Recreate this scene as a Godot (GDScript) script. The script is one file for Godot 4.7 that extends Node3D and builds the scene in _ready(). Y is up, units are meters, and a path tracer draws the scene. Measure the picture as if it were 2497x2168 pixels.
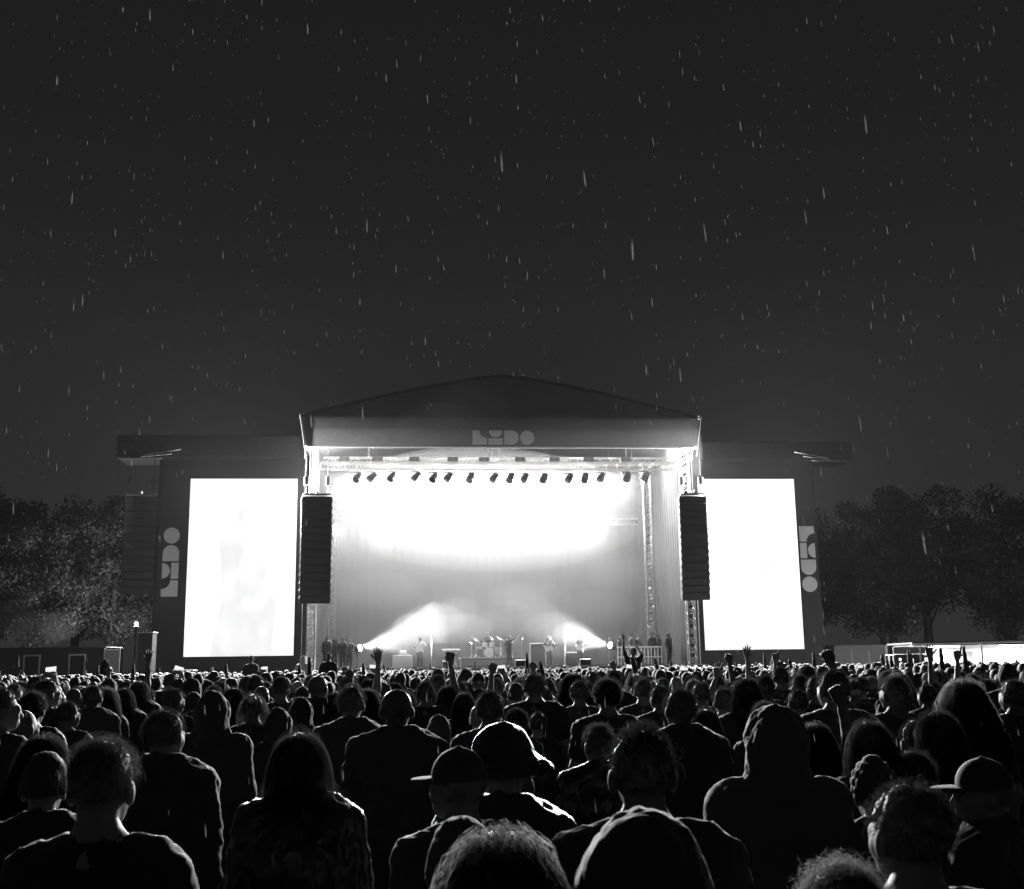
extends Node3D
# A rainy night concert: crowd seen from behind, open-air stage with two bright video screens. Units are metres; the crowd faces -Z.

const STAGE_YAW := deg_to_rad(5.0)
const STAGE_AT := Vector3(-0.6, 0, -62.3)
const DECK := 1.9
var stage := Transform3D(Basis(Vector3.UP, STAGE_YAW), STAGE_AT)
var mats := {}
var shapes := {}      # finished ArrayMeshes by key
var arrays := {}      # raw arrays by key: [vertices, normals, indices]
var used_names := {}
var lock := Mutex.new()

# ---------------------------------------------------------------- names, metas
func numbered(called: String) -> String:
	var n: int = used_names.get(called, 0)
	used_names[called] = n + 1
	return called if n == 0 else "%s_%03d" % [called, n]

func tag(o: Node, label := "", category := "", group := "", kind := "") -> void:
	if label: o.set_meta("label", label)
	if category: o.set_meta("category", category)
	if group: o.set_meta("group", group)
	if kind: o.set_meta("kind", kind)

func thing(called: String, label: String, category: String, where := Transform3D.IDENTITY, group := "") -> Node3D:
	var o := Node3D.new()
	o.name = numbered(called)
	add_child(o)
	o.transform = where
	tag(o, label, category, group)
	return o

func part(called: String, mesh: Mesh, m: Material, parent: Node, where := Transform3D.IDENTITY) -> MeshInstance3D:
	var o := MeshInstance3D.new()
	o.name = called if parent != self else numbered(called)
	o.mesh = mesh
	o.material_override = m
	o.transform = where
	parent.add_child(o, true)
	return o

func at(x: float, y: float, z: float) -> Transform3D:
	return Transform3D(Basis.IDENTITY, Vector3(x, y, z))

func on_stage(x: float, y: float, z: float, turn := 0.0) -> Transform3D:
	return stage * Transform3D(Basis(Vector3.UP, deg_to_rad(turn)), Vector3(x, y, z))

# ---------------------------------------------------------------- materials (the photograph is black and white: every base colour is a grey)
func grey(v: float) -> Color:
	return Color(v, v, v).linear_to_srgb()

func mat(called: String, v: float, rough := 0.8, more := {}) -> StandardMaterial3D:
	var m := StandardMaterial3D.new()
	m.resource_name = called
	m.albedo_color = grey(v)
	m.roughness = rough
	for k in more: m.set(k, more[k])
	mats[called] = m
	return m

func noise_texture(freq: float, low: float, high: float, seed_: int, kind := FastNoiseLite.TYPE_SIMPLEX, size := 512) -> NoiseTexture2D:
	var n := FastNoiseLite.new()
	n.seed = seed_
	n.frequency = freq
	n.noise_type = kind
	n.fractal_octaves = 4
	var t := NoiseTexture2D.new()
	t.width = size
	t.height = size
	t.seamless = true
	t.noise = n
	var ramp := Gradient.new()
	ramp.set_color(0, grey(low))
	ramp.set_color(1, grey(high))
	t.color_ramp = ramp
	return t

func textured(called: String, low: float, high: float, rough: float, freq: float, scale: float, seed_: int, bump := 0.0) -> StandardMaterial3D:
	var m := mat(called, 1.0, rough)
	m.albedo_texture = noise_texture(freq, low, high, seed_)
	m.uv1_triplanar = true
	m.uv1_scale = Vector3.ONE * scale
	if bump > 0.0:
		m.heightmap_enabled = true
		m.heightmap_texture = noise_texture(freq * 2.0, 0.0, 1.0, seed_ + 9)
		m.heightmap_scale = bump
	return m

func glow(called: String, energy: float) -> StandardMaterial3D:
	var m := mat(called, 0.8, 0.5)
	m.emission_enabled = true
	m.emission = Color.WHITE
	m.emission_energy_multiplier = energy
	return m

# ---------------------------------------------------------------- shape builders on SurfaceTool
func begin() -> SurfaceTool:
	var st := SurfaceTool.new()
	st.begin(Mesh.PRIMITIVE_TRIANGLES)
	return st

func finish(st: SurfaceTool) -> ArrayMesh:
	st.generate_normals()
	return st.commit()

func quad(st: SurfaceTool, a: Vector3, b: Vector3, c: Vector3, d: Vector3) -> void:
	for p in [a, b, c, a, c, d]: st.add_vertex(p)

# a box with chamfered edges along its four long sides, centred on at
func bx(st: SurfaceTool, c: Vector3, s: Vector3, bevel := 0.0, turn := Basis.IDENTITY) -> void:
	st.set_smooth_group(-1)
	var h := s / 2.0
	var e := minf(bevel, minf(h.x, minf(h.y, h.z)) * 0.9)
	if e <= 0.0:
		var p := []
		for i in 8: p.append(c + turn * Vector3(h.x if i & 1 else -h.x, h.y if i & 2 else -h.y, h.z if i & 4 else -h.z))
		for f in [[0, 2, 3, 1], [4, 5, 7, 6], [0, 4, 6, 2], [1, 3, 7, 5], [2, 6, 7, 3], [0, 1, 5, 4]]:
			quad(st, p[f[3]], p[f[2]], p[f[1]], p[f[0]])
		return
	var rings := []
	for layer in [[-h.y, e], [-h.y + e, 0.0], [h.y - e, 0.0], [h.y, e]]:
		var ring := []
		var i: float = layer[1]
		for q in [[-1, -1, 1, 0], [-1, -1, 0, 1], [1, -1, 0, 1], [1, -1, 1, 0], [1, 1, 1, 0], [1, 1, 0, 1], [-1, 1, 0, 1], [-1, 1, 1, 0]]:
			pass
		for q in [[-1, 1, 0], [-1, 1, 1], [1, 1, 1], [1, 1, 0], [1, -1, 0], [1, -1, 1], [-1, -1, 1], [-1, -1, 0]]:
			var first: bool = q[2] == 0
			var x: float = q[0] * (h.x - i - (0.0 if first else e))
			var z: float = q[1] * (h.z - i - (e if first else 0.0))
			ring.append(c + turn * Vector3(x, layer[0], z))
		rings.append(ring)
	for r in 3:
		for j in 8:
			quad(st, rings[r][j], rings[r + 1][j], rings[r + 1][(j + 1) % 8], rings[r][(j + 1) % 8])
	for j in range(1, 7):
		for p in [rings[3][0], rings[3][j + 1], rings[3][j]]: st.add_vertex(p)
		for p in [rings[0][0], rings[0][j], rings[0][j + 1]]: st.add_vertex(p)

func box_mesh(s: Vector3, bevel := 0.0) -> ArrayMesh:
	var st := begin()
	bx(st, Vector3.ZERO, s, bevel)
	return finish(st)

func tube(st: SurfaceTool, a: Vector3, b: Vector3, ra: float, rb := -1.0, sides := 8, caps := true) -> void:
	if rb < 0.0: rb = ra
	var d := (b - a).normalized()
	var u := d.cross(Vector3.UP if absf(d.y) < 0.9 else Vector3.RIGHT).normalized()
	var w := d.cross(u)
	st.set_smooth_group(1)
	for i in sides:
		var t0 := TAU * i / sides
		var t1 := TAU * (i + 1) / sides
		var n0 := u * cos(t0) + w * sin(t0)
		var n1 := u * cos(t1) + w * sin(t1)
		quad(st, a + n0 * ra, b + n0 * rb, b + n1 * rb, a + n1 * ra)
	if caps:
		st.set_smooth_group(-1)
		for i in sides:
			var n0 := u * cos(TAU * i / sides) + w * sin(TAU * i / sides)
			var n1 := u * cos(TAU * (i + 1) / sides) + w * sin(TAU * (i + 1) / sides)
			for p in [a, a + n0 * ra, a + n1 * ra]: st.add_vertex(p)
			for p in [b, b + n1 * rb, b + n0 * rb]: st.add_vertex(p)

func tube_mesh(a: Vector3, b: Vector3, ra: float, rb := -1.0, sides := 8) -> ArrayMesh:
	var st := begin()
	tube(st, a, b, ra, rb, sides)
	return finish(st)

# an outline in the XY plane given thickness along z
func slab(outline: PackedVector2Array, depth: float) -> ArrayMesh:
	var st := begin()
	st.set_smooth_group(-1)
	if not Geometry2D.is_polygon_clockwise(outline): outline.reverse()
	var idx := Geometry2D.triangulate_polygon(outline)
	var h := depth / 2.0
	for i in range(0, idx.size(), 3):
		var p := [outline[idx[i]], outline[idx[i + 1]], outline[idx[i + 2]]]
		if (p[1] - p[0]).cross(p[2] - p[0]) > 0.0: p.reverse()
		for q in p: st.add_vertex(Vector3(q.x, q.y, h))
		p.reverse()
		for q in p: st.add_vertex(Vector3(q.x, q.y, -h))
	for i in outline.size():
		var a := outline[i]
		var b := outline[(i + 1) % outline.size()]
		quad(st, Vector3(a.x, a.y, h), Vector3(a.x, a.y, -h), Vector3(b.x, b.y, -h), Vector3(b.x, b.y, h))
	return finish(st)

# ---------------------------------------------------------------- smooth bodies: distance fields meshed as surface nets
# a form is [0, a, b, ra, rb] (tapered capsule) or [1, centre, radii] (ellipsoid); a cut is [0, point, normal] (removes what lies ahead of the normal) or [1, centre, radii] (removes an ellipsoid)
func net(forms: Array, cuts: Array, cell: float, k: float) -> Array:
	var lo := Vector3.ONE * 1e9
	var hi := -lo
	for f in forms:
		var r0: Vector3 = f[2] if f[0] == 1 else Vector3.ONE * f[3]
		var r1: Vector3 = f[2] if f[0] == 1 else Vector3.ONE * f[4]
		var q: Vector3 = f[1] if f[0] == 1 else f[2]
		lo = lo.min(f[1] - r0).min(q - r1)
		hi = hi.max(f[1] + r0).max(q + r1)
	lo -= Vector3.ONE * (2.0 * cell + k)
	hi += Vector3.ONE * (2.0 * cell + k)
	var nx := int(ceil((hi.x - lo.x) / cell)) + 1
	var ny := int(ceil((hi.y - lo.y) / cell)) + 1
	var nz := int(ceil((hi.z - lo.z) / cell)) + 1
	var s := PackedFloat32Array()
	s.resize(nx * ny * nz)
	var m := 3.0 * k + cell
	for f in forms:
		var ell: bool = f[0] == 1
		var a: Vector3 = f[1]
		var b: Vector3 = a if ell else f[2]
		var rr: Vector3 = f[2] if ell else Vector3.ONE
		var ra: float = 0.0 if ell else f[3]
		var rb: float = 0.0 if ell else f[4]
		var g0: Vector3 = a - rr if ell else a.min(b) - Vector3.ONE * maxf(ra, rb)
		var g1: Vector3 = a + rr if ell else a.max(b) + Vector3.ONE * maxf(ra, rb)
		var i0 := maxi(0, int((g0.x - m - lo.x) / cell))
		var i1 := mini(nx, int((g1.x + m - lo.x) / cell) + 2)
		var j0 := maxi(0, int((g0.y - m - lo.y) / cell))
		var j1 := mini(ny, int((g1.y + m - lo.y) / cell) + 2)
		var k0 := maxi(0, int((g0.z - m - lo.z) / cell))
		var k1 := mini(nz, int((g1.z + m - lo.z) / cell) + 2)
		var ab := b - a
		var l2 := maxf(ab.length_squared(), 1e-9)
		var inv := Vector3.ONE / rr
		var inv2 := inv * inv
		for z in range(k0, k1):
			for y in range(j0, j1):
				var row := (z * ny + y) * nx
				for x in range(i0, i1):
					var p := lo + Vector3(x, y, z) * cell - a
					var d: float
					if ell:
						var q0 := (p * inv).length()
						d = q0 * (q0 - 1.0) / maxf((p * inv2).length(), 1e-6)
					else:
						var t := clampf(p.dot(ab) / l2, 0.0, 1.0)
						d = (p - ab * t).length() - lerpf(ra, rb, t)
					if d < m: s[row + x] += exp(-maxf(d, -6.0 * k) / k)
	for z in nz:
		for y in ny:
			var row := (z * ny + y) * nx
			for x in nx:
				var v := s[row + x]
				v = -k * log(v) if v > 1e-6 else 8.0 * k
				if v < cell * 2.0 and cuts.size() > 0:
					var p := lo + Vector3(x, y, z) * cell
					for c in cuts:
						if c[0] == 0:
							v = maxf(v, (p - c[1]).dot(c[2]))
						else:
							var q: Vector3 = (p - c[1]) / c[2]
							var q0 := q.length()
							v = maxf(v, -q0 * (q0 - 1.0) / maxf((q / c[2]).length(), 1e-6))
				s[row + x] = v
	var id := PackedInt32Array()
	id.resize(nx * ny * nz)
	var verts := PackedVector3Array()
	var tris := PackedInt32Array()
	var off := [0, 1, nx, nx + 1, nx * ny, nx * ny + 1, nx * ny + nx, nx * ny + nx + 1]
	var corner := []
	for i in 8: corner.append(Vector3(i & 1, (i >> 1) & 1, i >> 2))
	var edges := [[0, 1], [2, 3], [4, 5], [6, 7], [0, 2], [1, 3], [4, 6], [5, 7], [0, 4], [1, 5], [2, 6], [3, 7]]
	var sx := 1
	var sy := nx
	var sz := nx * ny
	for z in nz - 1:
		for y in ny - 1:
			var row := (z * ny + y) * nx
			for x in nx - 1:
				var o := row + x
				var mask := 0
				for i in 8:
					if s[o + off[i]] < 0.0: mask |= 1 << i
				if mask == 0 or mask == 255: continue
				var sum := Vector3.ZERO
				var count := 0
				for e in edges:
					if ((mask >> e[0]) & 1) != ((mask >> e[1]) & 1):
						var fa: float = s[o + off[e[0]]]
						var fb: float = s[o + off[e[1]]]
						var pa: Vector3 = corner[e[0]]
						sum += pa.lerp(corner[e[1]], fa / (fa - fb))
						count += 1
				id[o] = verts.size()
				verts.append(lo + (Vector3(x, y, z) + sum / count) * cell)
				if x == 0 or y == 0 or z == 0: continue
				var m0 := mask & 1
				if m0 != (mask >> 1) & 1: add_face(tris, id[o - sy - sz], id[o - sz], id[o], id[o - sy], m0 == 1)
				if m0 != (mask >> 2) & 1: add_face(tris, id[o - sz - sx], id[o - sx], id[o], id[o - sz], m0 == 1)
				if m0 != (mask >> 4) & 1: add_face(tris, id[o - sx - sy], id[o - sy], id[o], id[o - sx], m0 == 1)
	var out := [verts, PackedVector3Array(), tris]
	renormal(out)
	return out

func add_face(t: PackedInt32Array, a: int, b: int, c: int, d: int, flip: bool) -> void:
	if flip: t.append_array(PackedInt32Array([a, c, b, a, d, c]))
	else: t.append_array(PackedInt32Array([a, b, c, a, c, d]))

func renormal(m: Array) -> void:
	var v: PackedVector3Array = m[0]
	var t: PackedInt32Array = m[2]
	var n := PackedVector3Array()
	n.resize(v.size())
	for i in range(0, t.size(), 3):
		var a := v[t[i]]
		var c := (v[t[i + 2]] - a).cross(v[t[i + 1]] - a)
		n[t[i]] += c
		n[t[i + 1]] += c
		n[t[i + 2]] += c
	for i in n.size(): n[i] = n[i].normalized()
	m[1] = n

func crumple(m: Array, amp: float, freq: float, seed_: int) -> Array:
	var f := FastNoiseLite.new()
	f.seed = seed_
	f.frequency = freq
	f.fractal_octaves = 3
	var v: PackedVector3Array = m[0]
	var n: PackedVector3Array = m[1]
	for i in v.size(): v[i] += n[i] * f.get_noise_3d(v[i].x, v[i].y * 0.7, v[i].z) * amp
	m[0] = v
	renormal(m)
	return m

func join(into: Array, m: Array, t := Transform3D.IDENTITY, mirrored := false) -> void:
	var base: int = into[0].size()
	var v := PackedVector3Array()
	var n := PackedVector3Array()
	for p in m[0]: v.append(t * p)
	for q in m[1]: n.append((t.basis * q).normalized())
	var idx := PackedInt32Array()
	var src: PackedInt32Array = m[2]
	idx.resize(src.size())
	for i in range(0, src.size(), 3):
		idx[i] = src[i] + base
		idx[i + 1] = src[i + (2 if mirrored else 1)] + base
		idx[i + 2] = src[i + (1 if mirrored else 2)] + base
	into[0] = into[0] + v
	into[1] = into[1] + n
	into[2] = into[2] + idx

func empty() -> Array:
	return [PackedVector3Array(), PackedVector3Array(), PackedInt32Array()]

func to_mesh(m: Array) -> ArrayMesh:
	var a := []
	a.resize(Mesh.ARRAY_MAX)
	a[Mesh.ARRAY_VERTEX] = m[0]
	a[Mesh.ARRAY_NORMAL] = m[1]
	a[Mesh.ARRAY_INDEX] = m[2]
	var mesh := ArrayMesh.new()
	mesh.add_surface_from_arrays(Mesh.PRIMITIVE_TRIANGLES, a)
	return mesh

# runs every [key, callable] on the worker threads
func work(jobs: Array) -> void:
	var run := func(i: int) -> void:
		var m: Array = jobs[i][1].call()
		lock.lock()
		arrays[jobs[i][0]] = m
		lock.unlock()
	var g := WorkerThreadPool.add_group_task(run, jobs.size())
	WorkerThreadPool.wait_for_group_task_completion(g)

# ---------------------------------------------------------------- light levels
const EXPOSURE := 1.0
const SCREEN_ENERGY := 5600.0
const LAMP_A := 150.0
const LAMP_B := 100.0
const JET := 750.0
const BAR := 40.0
const STAGE_HAZE := 0.015
const CLOUD := 0.0021
const AIR := 0.00005
const RAIN := 9500

func _ready() -> void:
	var t0 := Time.get_ticks_msec()
	# camera: held just above the heads, tilted up at the stage, a little off level
	var cam := Camera3D.new()
	cam.name = "camera"
	cam.fov = 43.22
	cam.near = 0.05
	cam.far = 400.0
	add_child(cam)
	cam.transform = Transform3D(Basis(Vector3.RIGHT, deg_to_rad(11.2)) * Basis(Vector3.BACK, deg_to_rad(-0.8)), Vector3(0, 1.9, 0))
	cam.current = true
	var lens := CameraAttributesPhysical.new()      # a small lens focused on the stage: drops close by go soft
	lens.frustum_focal_length = 44.2
	lens.exposure_aperture = 12.0
	lens.frustum_focus_distance = 45.0
	cam.attributes = lens
	cam.fov = 43.22
	# night sky and damp air
	var env := Environment.new()
	env.background_mode = Environment.BG_SKY
	var sky := ProceduralSkyMaterial.new()
	sky.sky_top_color = grey(0.009)
	sky.sky_horizon_color = grey(0.024)
	sky.sky_curve = 0.2
	sky.ground_bottom_color = grey(0.003)
	sky.ground_horizon_color = grey(0.009)
	env.sky = Sky.new()
	env.sky.sky_material = sky
	env.tonemap_mode = Environment.TONE_MAPPER_LINEAR
	env.tonemap_exposure = EXPOSURE
	env.fog_enabled = AIR > 0.0
	env.fog_density = AIR
	env.fog_light_color = Color(0.95, 0.95, 0.95)
	env.volumetric_fog_enabled = true
	env.volumetric_fog_density = 0.0
	env.sdfgi_enabled = true
	env.ssao_enabled = true
	env.ssil_enabled = true
	var we := WorldEnvironment.new()
	we.name = "world"
	we.environment = env
	add_child(we)

	make_materials()
	var jobs := [["head", func(): return net(head_forms(), [], 0.0055, 0.008)], ["shoe", func(): return headgear("shoe")]]
	for p in POSES: jobs.append(["body " + p, func(): return body_arrays(p, 0.022)])
	for h in ["relaxed", "fist", "open", "point", "ell", "grip"]: jobs.append(["hand " + h, func(): return net(hand_forms(h), [], 0.0045, 0.004)])
	for h in ["crop", "messy", "tuft", "curly", "long", "frizz", "bob", "bun", "balding", "buzz"]: jobs.append(["hair " + h, func(): return hair(h)])
	for h in ["cap", "brim", "hood", "bucket", "beanie", "beanieknit"]: jobs.append(["gear " + h, func(): return headgear(h)])
	for p in POSES: jobs.append(["top tee " + p, func(): return garment("tee", p)])
	for g in ["jacket", "leather", "hoodie", "vest"]: jobs.append(["top %s down" % g, func(): return garment(g, "down")])
	jobs.append(["top vest fist_l", func(): return garment("vest", "fist_l")])
	for g in ["jacket", "vest"]: jobs.append(["top %s guitar" % g, func(): return garment(g, "guitar")])
	jobs.append(["top hoodie rider", func(): return garment("hoodie", "rider")])
	for p in [["stand", "down"], ["sit", "drummer"], ["ride", "rider"]]: jobs.append(["trousers " + p[0], func(): return garment("trousers", p[1])])
	for k in 3: jobs.append(["crown %d" % k, func(): return crown(40 + k)])
	for k in ["down crop", "down long", "down curly", "fist_r crop", "fist_l crop", "open_l crop"]: jobs.append(["far " + k, func(): return far_person(k.split(" ")[0], k.split(" ")[1])])
	work(jobs)
	print("shapes %d ms" % (Time.get_ticks_msec() - t0))
	build_surroundings()
	build_stage()
	var rng := RandomNumberGenerator.new()
	rng.seed = 2024
	build_band(rng)
	build_smoke()
	build_crowd(rng)
	build_rain()
	print("built %d ms" % (Time.get_ticks_msec() - t0))

func make_materials() -> void:
	mat("skin_pale", 0.22, 0.6)
	mat("skin_middle", 0.14, 0.6)
	mat("skin_deep", 0.07, 0.6)
	for h in [["hair_black", 0.11], ["hair_dark", 0.18], ["hair_brown", 0.27], ["hair_light", 0.75]]:
		mat(h[0], h[1], 0.38, {"backlight_enabled": true, "backlight": Color(1.0, 1.0, 1.0), "metallic_specular": 0.65})
	for c in [["cloth_black", 0.012], ["cloth_dark", 0.02], ["cloth_charcoal", 0.035], ["cloth_middle", 0.055], ["cloth_pale", 0.55], ["denim", 0.03]]:
		var m := textured(c[0], c[1] * 0.75, c[1] * 1.25, 0.8, 0.05, 3.0, 60 + int(c[1] * 100), 0.15)
		m.rim_enabled = true
		m.rim = 0.3
	mat("leather", 0.02, 0.25)
	textured("raincoat", 0.015, 0.022, 0.38, 0.12, 4.0, 8, 0.5)
	mat("shoe_leather", 0.03, 0.4)
	mat("crowd_cloth", 1.0, 0.7, {"vertex_color_use_as_albedo": true})
	mat("raindrop", 0.5, 0.3, {"transparency": BaseMaterial3D.TRANSPARENCY_ALPHA, "backlight_enabled": true, "backlight": Color(1, 1, 1)})
	mats["raindrop"].albedo_color.a = 0.065
	textured("grass_ground", 0.03, 0.07, 0.95, 0.04, 0.4, 21, 2.0)
	textured("bark", 0.05, 0.11, 0.9, 0.03, 1.0, 22, 1.0)
	mat("leaf", 0.065, 0.55, {"backlight_enabled": true, "backlight": Color(0.4, 0.4, 0.4)})
	mat("aluminium", 0.62, 0.35, {"metallic": 0.8})
	mat("steel", 0.20, 0.45, {"metallic": 0.7})
	textured("deck_black", 0.02, 0.05, 0.5, 0.03, 0.6, 23)
	textured("scrim_black", 0.025, 0.04, 0.85, 0.05, 0.5, 24)
	textured("roof_fabric", 0.03, 0.045, 0.7, 0.02, 0.3, 25)
	textured("fascia_fabric", 0.07, 0.09, 0.75, 0.02, 0.3, 26)
	textured("riser_cloth", 0.08, 0.11, 0.8, 0.04, 0.8, 27)
	textured("drape", 0.010, 0.016, 0.9, 0.03, 0.6, 28)
	mat("print_white", 0.62, 0.7)
	mat("speaker_black", 0.025, 0.55)
	mat("speaker_grille", 0.022, 0.7)
	mat("lamp_black", 0.03, 0.4)
	mat("lens_glass", 0.06, 0.08, {"metallic": 0.5})
	mat("guitar_pale", 0.6, 0.25)
	mat("guitar_wood", 0.15, 0.4)
	mat("drum_shell", 0.35, 0.25)
	mat("drum_skin", 0.75, 0.5)
	mat("brass_grey", 0.5, 0.25, {"metallic": 0.9})
	mat("case_white", 0.72, 0.5)
	textured("cabin_dark", 0.02, 0.035, 0.6, 0.03, 0.5, 29)
	textured("booth_grey", 0.14, 0.20, 0.6, 0.03, 0.7, 30)
	mat("frame_pale", 0.4, 0.5)
	mat("window_glass", 0.03, 0.08)
	mat("tent_white", 0.8, 0.6)
	glow("lamp_glow", 30.0)
	glow("lamp_soft", 1.5)
	glow("phone_glow", 0.9)
	var s := glow("screen_glow", 1.0)
	s.emission_texture = screen_picture()
	s.emission_operator = BaseMaterial3D.EMISSION_OP_MULTIPLY

# ---------------------------------------------------------------- surroundings
func crown(seed_: int) -> Array:
	var rng := RandomNumberGenerator.new()
	rng.seed = seed_
	var m := empty()
	var v := PackedVector3Array()
	var n := PackedVector3Array()
	var t := PackedInt32Array()
	var lobes := []
	for i in 26:
		var d := Vector3(rng.randfn(), rng.randfn() * 0.8, rng.randfn()).normalized() * pow(rng.randf(), 0.4)
		lobes.append([Vector3(0, 8.2, 0) + d * Vector3(3.2, 4.6, 3.0), rng.randf_range(0.9, 1.7)])
	for l in lobes:
		for i in 420:
			var d := Vector3(rng.randfn(), rng.randfn(), rng.randfn()).normalized()
			var p: Vector3 = l[0] + d * l[1] * pow(rng.randf(), 0.35) * Vector3(1, 0.85, 1)
			var a := Vector3(rng.randf() - 0.5, rng.randf() - 0.5, rng.randf() - 0.5).normalized()
			var b := a.cross(d).normalized()
			var s := rng.randf_range(0.07, 0.17)
			var o := v.size()
			var fold := a.cross(b) * s * 0.25
			v.append_array(PackedVector3Array([p - a * s, p + b * s * 0.55 + fold, p + a * s, p - b * s * 0.55 + fold]))
			var q := a.cross(b)
			n.append_array(PackedVector3Array([q, q, q, q]))
			t.append_array(PackedInt32Array([o, o + 1, o + 2, o, o + 2, o + 3]))
	m[0] = v
	m[1] = n
	m[2] = t
	return m

func trunk_mesh(seed_: int) -> ArrayMesh:
	var rng := RandomNumberGenerator.new()
	rng.seed = seed_
	var st := begin()
	tube(st, Vector3.ZERO, Vector3(0.1, 4.0, 0), 0.32, 0.24, 9)
	tube(st, Vector3(0.1, 4.0, 0), Vector3(0, 9.5, 0.1), 0.24, 0.08, 8)
	for i in 7:
		var y := 3.4 + i * 0.8
		var a := i * 2.4 + rng.randf()
		tube(st, Vector3(0.08, y, 0), Vector3(cos(a) * 2.2, y + 1.6, sin(a) * 2.1), 0.11, 0.03, 6)
	return finish(st)

func build_surroundings() -> void:
	var g := part("ground", null, mats["grass_ground"], self)
	var pm := PlaneMesh.new()
	pm.size = Vector2(240, 200)
	g.mesh = pm
	g.position = Vector3(0, 0, -88)
	tag(g, "dark trampled grass field", "ground", "", "structure")
	var i := 0
	for q in [[-37, -80, 1.12, 0], [-32.5, -84, 1.20, 1], [-25.6, -72.5, 1.0, 2], [-34.0, -71, 0.95, 1], [-24.4, -83, 1.10, 0], [-29.5, -70, 0.9, 2], [22.5, -84, 1.05, 1], [26.5, -80, 1.10, 2], [30.5, -84, 1.22, 0], [34.6, -79, 1.12, 1], [38.4, -83, 1.15, 2], [24.5, -76, 0.8, 0], [32.0, -74, 0.85, 2], [-40, -86, 1.25, 2], [42, -86, 1.2, 1]]:
		var o := thing("leafy_tree", "broad leafy tree beyond the dark container" if q[0] < 0 else "broad leafy tree beyond the lit bar", "tree", Transform3D(Basis(Vector3.UP, i * 1.7).scaled(Vector3.ONE * q[2]), Vector3(q[0], 0, q[1])), "trees beside the container" if q[0] < 0 else "trees behind the bar")
		if not shapes.has("trunk %d" % q[3]): shapes["trunk %d" % q[3]] = trunk_mesh(q[3])
		part("trunk", shapes["trunk %d" % q[3]], mats["bark"], o)
		part("crown", shared("crown %d" % q[3]), mats["leaf"], o)
		i += 1
	# container cabins beside the stage
	var o := thing("container_cabin", "dark cabin with two pale-framed windows near the trees", "cabin", at(-25.3, 0, -60.0))
	part("shell", box_mesh(Vector3(7.6, 3.22, 2.6), 0.04), mats["cabin_dark"], o, at(0, 1.63, -1.3))
	for x in [-0.08, 2.3]:
		var f := part("window", box_mesh(Vector3(0.74, 1.20, 0.03)), mats["window_glass"], o, at(x, 2.18, 0.02))
		for s in [-1.0, 1.0]: part("frame", box_mesh(Vector3(0.08, 1.36, 0.07), 0.01), mats["frame_pale"], f, at(s * 0.41, 0, 0.02))
		part("frame", box_mesh(Vector3(0.74, 0.08, 0.07), 0.01), mats["frame_pale"], f, at(0, 0.64, 0.02))
		part("frame", box_mesh(Vector3(0.74, 0.08, 0.07), 0.01), mats["frame_pale"], f, at(0, -0.64, 0.02))
	o = thing("partition_panel", "pale upright panel at the end of the dark cabin", "panel", at(-21.05, 0, -59.6))
	part("sheet", box_mesh(Vector3(0.75, 3.05, 0.05), 0.01), mats["frame_pale"], o, at(0, 1.55, 0))
	for s in [-1.0, 1.0]: part("post", box_mesh(Vector3(0.06, 3.15, 0.08), 0.01), mats["aluminium"], o, at(s * 0.4, 1.575, 0))
	o = thing("speaker_stack", "narrow black speaker stack at the foot of the screen wall", "loudspeaker", at(-18.65, 0, -57.8))
	for k in 4:
		var c := part("cabinet", box_mesh(Vector3(0.72, 0.94, 0.7), 0.02), mats["speaker_black"], o, at(0, 0.48 + k * 0.955, 0))
		part("grille", box_mesh(Vector3(0.62, 0.84, 0.02)), mats["speaker_grille"], c, at(0, 0, 0.362))
	part("top_sheet", box_mesh(Vector3(0.78, 0.03, 0.78)), mats["case_white"], o, at(0, 3.86, 0))
	o = thing("flood_lamp", "small bright flood lamp on a pole among the trees", "lamp", at(-22.0, 0, -66.0))
	part("pole", tube_mesh(Vector3.ZERO, Vector3(0, 4.5, 0), 0.05), mats["steel"], o)
	var bulb := SphereMesh.new()
	bulb.radius = 0.10
	bulb.height = 0.20
	bulb.radial_segments = 16
	bulb.rings = 8
	part("bulb", bulb, mats["lamp_glow"], o, at(0, 4.65, 0))
	part("bracket", box_mesh(Vector3(0.2, 0.06, 0.2), 0.01), mats["steel"], o, at(0, 4.48, 0))
	var ol := OmniLight3D.new()
	ol.name = "glow"
	ol.light_energy = 45.0
	ol.light_size = 0.1
	ol.shadow_enabled = true
	ol.omni_range = 40.0
	o.add_child(ol)
	ol.position = Vector3(0, 4.65, 0)
	o = thing("stage_side_crate", "low crate with a pale lid under the screen wall", "crate", at(-16.9, 0, -58.6))
	part("crate", box_mesh(Vector3(1.0, 1.9, 0.7), 0.02), mats["cabin_dark"], o, at(0, 0.96, 0))
	part("lid", box_mesh(Vector3(1.06, 0.06, 0.76), 0.01), mats["frame_pale"], o, at(0, 1.94, 0))
	for k in 2: part("slot", box_mesh(Vector3(0.22, 0.1, 0.02)), mats["frame_pale"], o, at(0.3, 1.5 + k * 0.2, 0.36))
	# grey booth and lit bar
	o = thing("grey_booth", "closed grey booth with a pale corner strip between screen and bar", "booth", at(19.95, 0, -66.0))
	part("shell", box_mesh(Vector3(3.0, 2.9, 2.4), 0.03), mats["booth_grey"], o, at(0, 1.42, -1.2))
	for x in [-0.5, 0.5]: part("seam", box_mesh(Vector3(0.05, 2.5, 0.03)), mats["frame_pale"], o, at(x, 1.3, 0.01))
	part("corner_strip", box_mesh(Vector3(0.12, 2.8, 0.1)), mats["case_white"], o, at(1.5, 1.42, 0.03))
	o = thing("kiosk", "dark kiosk standing at the end of the lit bar", "kiosk", at(17.25, 0, -50.0))
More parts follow.
